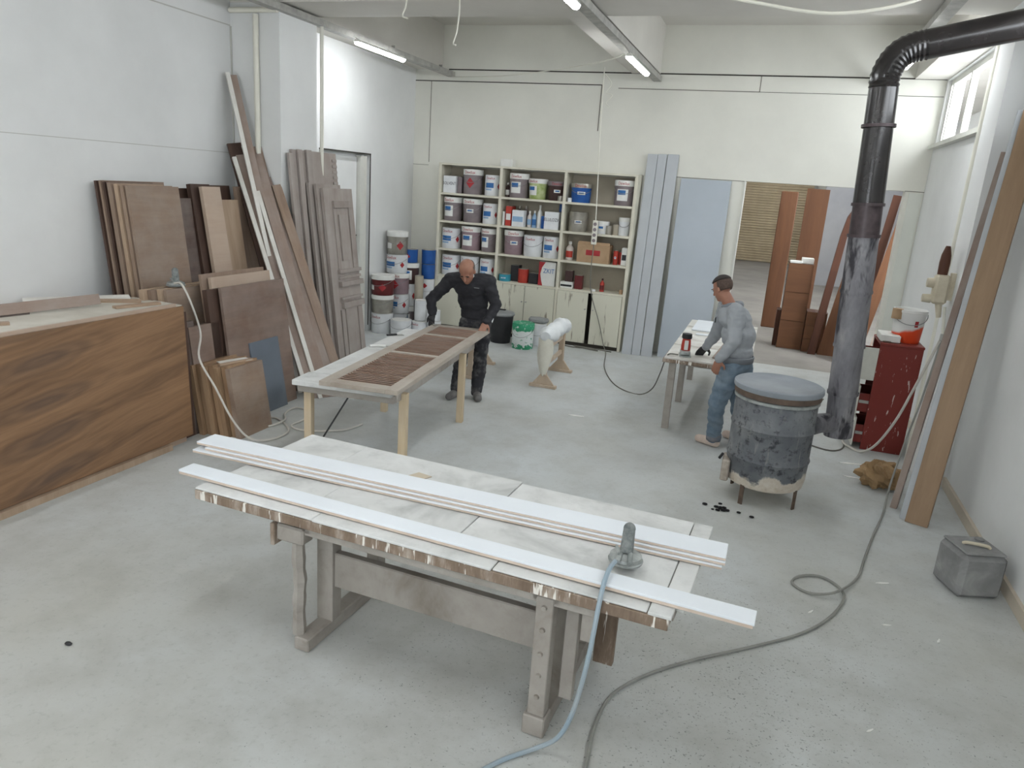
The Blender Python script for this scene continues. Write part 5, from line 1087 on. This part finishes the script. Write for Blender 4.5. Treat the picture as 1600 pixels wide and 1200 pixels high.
def hand(b, w, d, up, side, curl=.5, spread=.012, sc=1.0):
    """wrist w, finger direction d, back of the hand up, side = +1 / -1 for the thumb"""
    w, d, up = Vector(w), Vector(d).normalized(), Vector(up); up = (up-d*up.dot(d)).normalized(); s = d.cross(up)*side
    ell(b, w+d*.05*sc, (d*.055*sc, s*.042*sc, up*.017*sc), 8)
    for i, L_ in enumerate((.068, .078, .073, .055)):
        base = w+d*.092*sc+s*(.030-.02*i)*sc; f1 = (d-up*curl*.5+s*(.06-.04*i)).normalized(); f2 = (d-up*curl*1.4).normalized(); f3 = (d*.6-up*curl*2).normalized()
        p1 = base+f1*L_*.45*sc; p2 = p1+f2*L_*.32*sc; p3 = p2+f3*L_*.24*sc
        limb(b, [base-d*.02, p1, p2, p3], [.0100*sc, .0092*sc, .0085*sc, .0075*sc])
    tb = w+d*.028*sc+s*.034*sc; t1 = tb+(d*.6+s*.8-up*.25).normalized()*.04*sc; t2 = t1+(d*.95+s*.25-up*.4).normalized()*.032*sc
    limb(b, [w+d*.02, tb, t1, t2], [.015*sc, .0135*sc, .011*sc, .009*sc])
def head(b, c, up, fw, s=1.0):
    """head with brow, nose, lips, chin and ears; c = centre of the skull"""
    c, up, fw = Vector(c), Vector(up).normalized(), Vector(fw); fw = (fw-up*fw.dot(up)).normalized(); sd = fw.cross(up)
    ell(b, c+up*.03*s-fw*.012*s, (sd*.076*s, fw*.096*s, up*.085*s)); ell(b, c-up*.035*s+fw*.02*s, (sd*.062*s, fw*.072*s, up*.085*s)); ell(b, c-up*.092*s+fw*.055*s, (sd*.033*s, fw*.03*s, up*.026*s), 8)
    ell(b, c+up*.012*s+fw*.078*s, (sd*.05*s, fw*.014*s, up*.012*s), 8)
    limb(b, [c+up*.002*s+fw*.088*s, c-up*.034*s+fw*.108*s], [.009*s, .014*s]); ell(b, c-up*.066*s+fw*.084*s, (sd*.024*s, fw*.012*s, up*.009*s), 8)
    for q in (-1, 1): ell(b, c+sd*q*.076*s-up*.012*s-fw*.008*s, (sd*.010*s, fw*.020*s, up*.032*s), 8); ell(b, c+sd*q*.032*s-up*.022*s+fw*.062*s, (sd*.024*s, fw*.02*s, up*.02*s), 8)
    return c, up, fw, sd
def eyes(parent, c, up, fw, sd, s=1.0):
    for q in (-1, 1):
        e = c+sd*q*.031*s-up*.002*s+fw*.080*s; ell(B(), e, (sd*.012*s, fw*.008*s, up*.006*s), 8).build('eye', 'can_black', parent, smooth=True)
        ell(B(), e+up*.016*s+fw*.012*s, (sd*.02*s, fw*.006*s, up*.004*s), 8).build('eyebrow', 'hair_dark', parent, smooth=True)
def shell(c, up, fw, sd, s, test, grow=1.04):
    """hair: the part of a skull-shaped shell where test(side, forward, up) holds"""
    b = B(); n = 22; m = 44; vs = []; keep = []
    for i in range(n+1):
        t = PI*i/n
        for k_ in range(m):
            p = 2*PI*k_/m; a, f, u = math.sin(t)*math.cos(p), math.sin(t)*math.sin(p), math.cos(t)
            vs.append(c+up*.028*s-fw*.012*s+sd*(a*.078*s*grow)+fw*(f*.098*s*grow)+up*(u*.087*s*grow)); keep.append(test(a, f, u))
    fs = [q for i in range(n) for k_ in range(m) for q in [(i*m+k_, (i+1)*m+k_, (i+1)*m+(k_+1) % m, i*m+(k_+1) % m)] if all(keep[j] for j in q)]
    b.add(vs, fs); used = sorted({j for f in fs for j in f}); mp = {j: i for i, j in enumerate(used)}
    b.v = [b.v[j] for j in used]; b.f = [tuple(mp[j] for j in f) for f in fs]; return b
def solid(o, t):
    m = o.modifiers.new('thickness', 'SOLIDIFY'); m.thickness = t; m.offset = 0; return o
def boot(b, heel, toe, h=.10, w=.045):
    heel, toe = Vector(heel), Vector(toe); d = toe-heel
    limb(b, [heel+Vector((0, 0, .045)), heel+d*.5+Vector((0, 0, .045)), toe+Vector((0, 0, .04))], [w*.95, w*1.02, w*.9]); limb(b, [heel+d*.12+Vector((0, 0, .05)), heel+d*.12+Vector((0, 0, h))], [w*1.0, w*.95])
    b.v = [(x, y, max(z, .002)) for x, y, z in b.v]; return b
MT['skin'] = plain('skin', (160, 118, 98), (142, 98, 80), rough=.5, scale=9, spec=.35)
MT['skin2'] = plain('tanned_skin', (160, 116, 96), (142, 98, 80), rough=.5, scale=9, spec=.35)
MT['hair_dark'] = plain('dark_hair', (44, 38, 36), (60, 54, 50), rough=.7, scale=60)
MT['hair_fade'] = plain('short_cropped_hair', (92, 76, 68), (70, 58, 52), rough=.8, scale=80)
MT['hair_grey'] = plain('grey_hair', (112, 104, 98), (80, 72, 68), rough=.7, scale=60)
MT['black_knit'] = plain('black_knit', (42, 42, 46), (54, 54, 58), rough=.85, scale=8, bump=.3, bscale=120)
MT['black_twill'] = plain('dusty_black_twill', (46, 46, 50), (112, 110, 108), rough=.85, scale=9, lo=.48, hi=.8)
MT['grey_knit'] = plain('light_grey_sweat', (158, 162, 166), (148, 152, 156), rough=.85, scale=5, bump=.25, bscale=110)
MT['grey_hood'] = plain('mid_grey_hood', (128, 132, 138), rough=.85)
MT['denim'] = plain('faded_denim', (98, 116, 132), (128, 142, 154), rough=.8, scale=6, bump=.2, bscale=120)
MT['denim_dirty'] = plain('dirty_denim', (138, 134, 136), (104, 120, 136), rough=.85, scale=12)
MT['glove_k'] = plain('black_work_glove', (44, 44, 46), (66, 66, 68), rough=.7, scale=20)
MT['boot_g'] = plain('dusty_grey_boot', (98, 96, 94), (122, 120, 118), rough=.8, scale=14)
MT['shoe_c'] = plain('cream_sneaker', (214, 198, 186), (190, 172, 160), rough=.7, scale=12)

# --- bald man in black, leaning over the shutter
m1 = thing('person', 'bald man in a black sweater bending over the louvred shutter', 'person', (-3.07, 7.55, 0))
pel, che, nek = (-3.08, 7.74, .90), (-3.12, 7.66, 1.18), (-3.115, 7.50, 1.385)
shl, shr = (-3.345, 7.60, 1.315), (-2.90, 7.61, 1.335)
ell_, elr = (-3.575, 7.56, 1.06), (-2.815, 7.66, 1.075)
wrl, wrr = (-3.515, 7.50, .925), (-2.865, 7.50, .895)
b = B(); hc = head(b, (-3.09, 7.42, 1.45), (0.02, -.62, .78), (.08, -.78, -.62), 1.1)
limb(b, [nek, (-3.105, 7.46, 1.42)], [.062, .06]); limb(b, [pel, che, (-3.118, 7.56, 1.30)], [.07, .07, .05]); limb(b, [(-3.118, 7.56, 1.30), nek], [.045, .05]); limb(b, [(-3.12, 7.60, 1.27), shl, ell_, wrl], [.045, .04, .035, .026]); limb(b, [(-3.12, 7.60, 1.27), shr, elr, wrr], [.045, .04, .035, .026])
limb(b, [(-3.17, 7.73, .88), (-3.185, 7.62, .48), (-3.17, 7.47, .08)], [.08, .055, .045]); limb(b, [(-2.99, 7.73, .88), (-2.965, 7.66, .48), (-2.955, 7.56, .08)], [.08, .055, .045])
hand(b, wrr, (-.05, -.75, -.62), (.45, -.5, .6), -1, .75)
organic('body', b, 'skin', m1, .0065, 5)
eyes(m1, *hc, 1.1)
solid(shell(*hc, 1.1, lambda a, f, u: (u < .35 and u > -.55 and f < .15 and abs(a) > .35) or (f < -.35 and u < .3 and u > -.75), 1.025).build('hair', 'hair_grey', m1, smooth=True), .004)
b = B(); ell(b, (-3.09, 7.735, .93), ((.175, 0, 0), (0, .115, 0), (0, -.02, .14))); ell(b, (-3.11, 7.69, 1.10), ((.185, 0, 0), (0, .125, .02), (0, -.05, .18))); ell(b, (-3.12, 7.61, 1.25), ((.20, 0, .01), (0, .115, .04), (0, -.06, .13)))
limb(b, [(-3.12, 7.56, 1.32), (-3.23, 7.58, 1.325), shl, ell_, wrl], [.085, .085, .082, .062, .046]); limb(b, [(-3.12, 7.56, 1.32), (-3.0, 7.585, 1.335), shr, elr, wrr], [.085, .085, .082, .062, .046])
organic('sweater', b, 'black_knit', m1, .009, 8, .012, 3)
b = B().lathe([(.066, -.02), (.074, 0), (.07, .025), (.064, .03)], 20); b.v = [(x-3.115, y*1.0+7.505-.45*z, z+1.385) for x, y, z in b.v]
solid(b.build('collar', 'label_white', m1, smooth=True), .006)
b = B(); ell(b, (-3.08, 7.735, .86), ((.17, 0, 0), (0, .115, 0), (0, 0, .11))); limb(b, [(-3.17, 7.725, .84), (-3.185, 7.62, .48), (-3.17, 7.475, .085)], [.102, .08, .07]); limb(b, [(-2.99, 7.725, .84), (-2.965, 7.66, .48), (-2.955, 7.56, .085)], [.102, .08, .07])
organic('trousers', b, 'black_twill', m1, .009, 6, .012, 9)
for he, to in (((-3.165, 7.50, 0), (-3.18, 7.30, 0)), ((-2.965, 7.585, 0), (-2.87, 7.41, 0))): organic('boot', boot(B(), he, to, .12, .048), 'boot_g', m1, .008, 4)
b = B(); hand(b, wrl, (.1, -.5, -.8), (-.3, -.8, .4), 1, .6, sc=1.13); limb(b, [Vector(wrl)+Vector((0, .02, .03)), wrl], [.042, .036]); organic('glove', b, 'glove_k', m1, .007, 3)
b = B().box((-3.015, 7.465, 1.268), (-2.955, 7.468, 1.274)); b.build('chest_print', 'bin_lid', m1)
sc_ = thing('scraper', 'small metal scraper held in the bald man\'s gloved hand', 'tool', (-3.48, 7.40, .82), None, -.6)
B().beam((-.05, 0, .03), (.05, 0, .012), .02, .014).build('grip', 'can_black', sc_, world=False); B().prism([(.05, -.012, .008), (.11, -.028, .002), (.11, .028, .002), (.05, .012, .008)], (0, 0, .003)).build('blade', 'steel_gal', sc_, world=False)

# --- man in grey at the right table, seen from behind
m2 = thing('person', 'man in a grey hooded sweatshirt and jeans standing with his back turned', 'person', (-.18, 7.25, 0))
fw = Vector((-.86, .5, 0)).normalized(); lt = Vector((-.5, -.86, 0)).normalized()
nek = (-.315, 7.27, 1.455); shn, shf = (-.225, 7.085, 1.385), (-.34, 7.43, 1.375)
eln, wrn = (-.205, 7.00, 1.13), (-.315, 7.00, .945)
elf, wrf = (-.40, 7.60, 1.09), (-.50, 7.77, .895)
b = B(); hc = head(b, (-.395, 7.285, 1.575), (-.36, .24, .90), (-.72, .52, -.48), 1.0)
limb(b, [(-.30, 7.26, 1.42), (-.36, 7.275, 1.51)], [.06, .056]); limb(b, [(-.16, 7.24, .92), (-.2, 7.24, 1.2), (-.30, 7.265, 1.43)], [.07, .07, .05]); limb(b, [(-.25, 7.25, 1.35), shn, eln, wrn], [.045, .04, .035, .027]); limb(b, [(-.25, 7.25, 1.35), shf, elf, wrf], [.045, .04, .035, .026])
limb(b, [(-.19, 7.15, .88), (-.285, 7.15, .47), (-.27, 7.26, .08)], [.08, .055, .045]); limb(b, [(-.12, 7.32, .88), (-.09, 7.40, .47), (-.03, 7.51, .08)], [.08, .055, .045])
hand(b, wrn, (-.2, .1, -.95), (-.25, -.95, 0), -1, .35)
organic('body', b, 'skin2', m2, .0065, 5)
eyes(m2, *hc)
solid(shell(*hc, 1.0, lambda a, f, u: u > .3, 1.055).build('hair', 'hair_dark', m2, smooth=True), .012)
solid(shell(*hc, 1.0, lambda a, f, u: u > -.75 and u < .5 and f < .12 - max(0, -u)*.3, 1.03).build('hair', 'hair_fade', m2, smooth=True), .006)
b = B(); C0 = lambda p, a, l, u, tilt=0: ell(b, p, (lt*l, fw*a, Vector((fw.x*tilt, fw.y*tilt, u))))
C0((-.165, 7.235, .985), .135, .172, .11); C0((-.185, 7.24, 1.15), .15, .185, .17, .02); C0((-.235, 7.25, 1.31), .135, .20, .13, .05)
limb(b, [(-.26, 7.2, 1.38), shn, eln, wrn], [.085, .085, .066, .046]); limb(b, [(-.29, 7.3, 1.38), shf, elf, wrf], [.085, .085, .064, .044])
organic('sweatshirt', b, 'grey_knit', m2, .009, 8, .011, 5)
b = B(); limb(b, [(-.36, 7.19, 1.415), (-.285, 7.155, 1.43), (-.215, 7.21, 1.43), (-.215, 7.30, 1.43), (-.28, 7.36, 1.425), (-.37, 7.35, 1.41)], [.022, .034, .042, .042, .034, .022]); organic('hood', b, 'grey_hood', m2, .009, 6, .006, 2)
b = B().lathe([(.16, 0), (.165, .05), (.158, .055)], 28); vs = []
for x, y, z in b.v: p = Vector((-.165, 7.235, .90+z)) + lt*(x*1.1) + fw*(y*.86); vs.append(tuple(p))
b.v = vs; solid(b.build('hem_band', 'grey_hood', m2, smooth=True), .012)
b = B(); ell(b, (-.155, 7.235, .88), (lt*.165, fw*.125, Vector((0, 0, .11)))); limb(b, [(-.195, 7.15, .85), (-.285, 7.15, .47), (-.272, 7.255, .10)], [.112, .086, .068]); limb(b, [(-.115, 7.32, .85), (-.09, 7.40, .47), (-.03, 7.50, .10)], [.112, .086, .068])
organic('jeans', b, 'denim', m2, .009, 6, .013, 7)
for c in ((-.272, 7.255, .10), (-.03, 7.50, .10)): b = B().lathe([(.066, -.03), (.072, 0), (.07, .035), (.06, .038)], 18, c); solid(b.build('jeans_cuff', 'denim_dirty', m2, smooth=True), .008)
for he, to in (((-.245, 7.245, 0), (-.42, 7.335, 0)), ((.0, 7.50, 0), (-.17, 7.62, 0))): organic('sneaker', boot(B(), he, to, .10, .046), 'shoe_c', m2, .008, 4)
b = B(); hand(b, wrf, (-.4, .6, -.55), (.2, .2, .9), 1, .5, sc=1.14); limb(b, [Vector(wrf)+Vector((.02, -.03, .03)), wrf], [.042, .036]); organic('glove', b, 'glove_k', m2, .007, 3)
B().box((-.418, 7.20, 1.25), (-.408, 7.24, 1.30)).build('chest_patch', 'can_black', m2, bevel=.003)
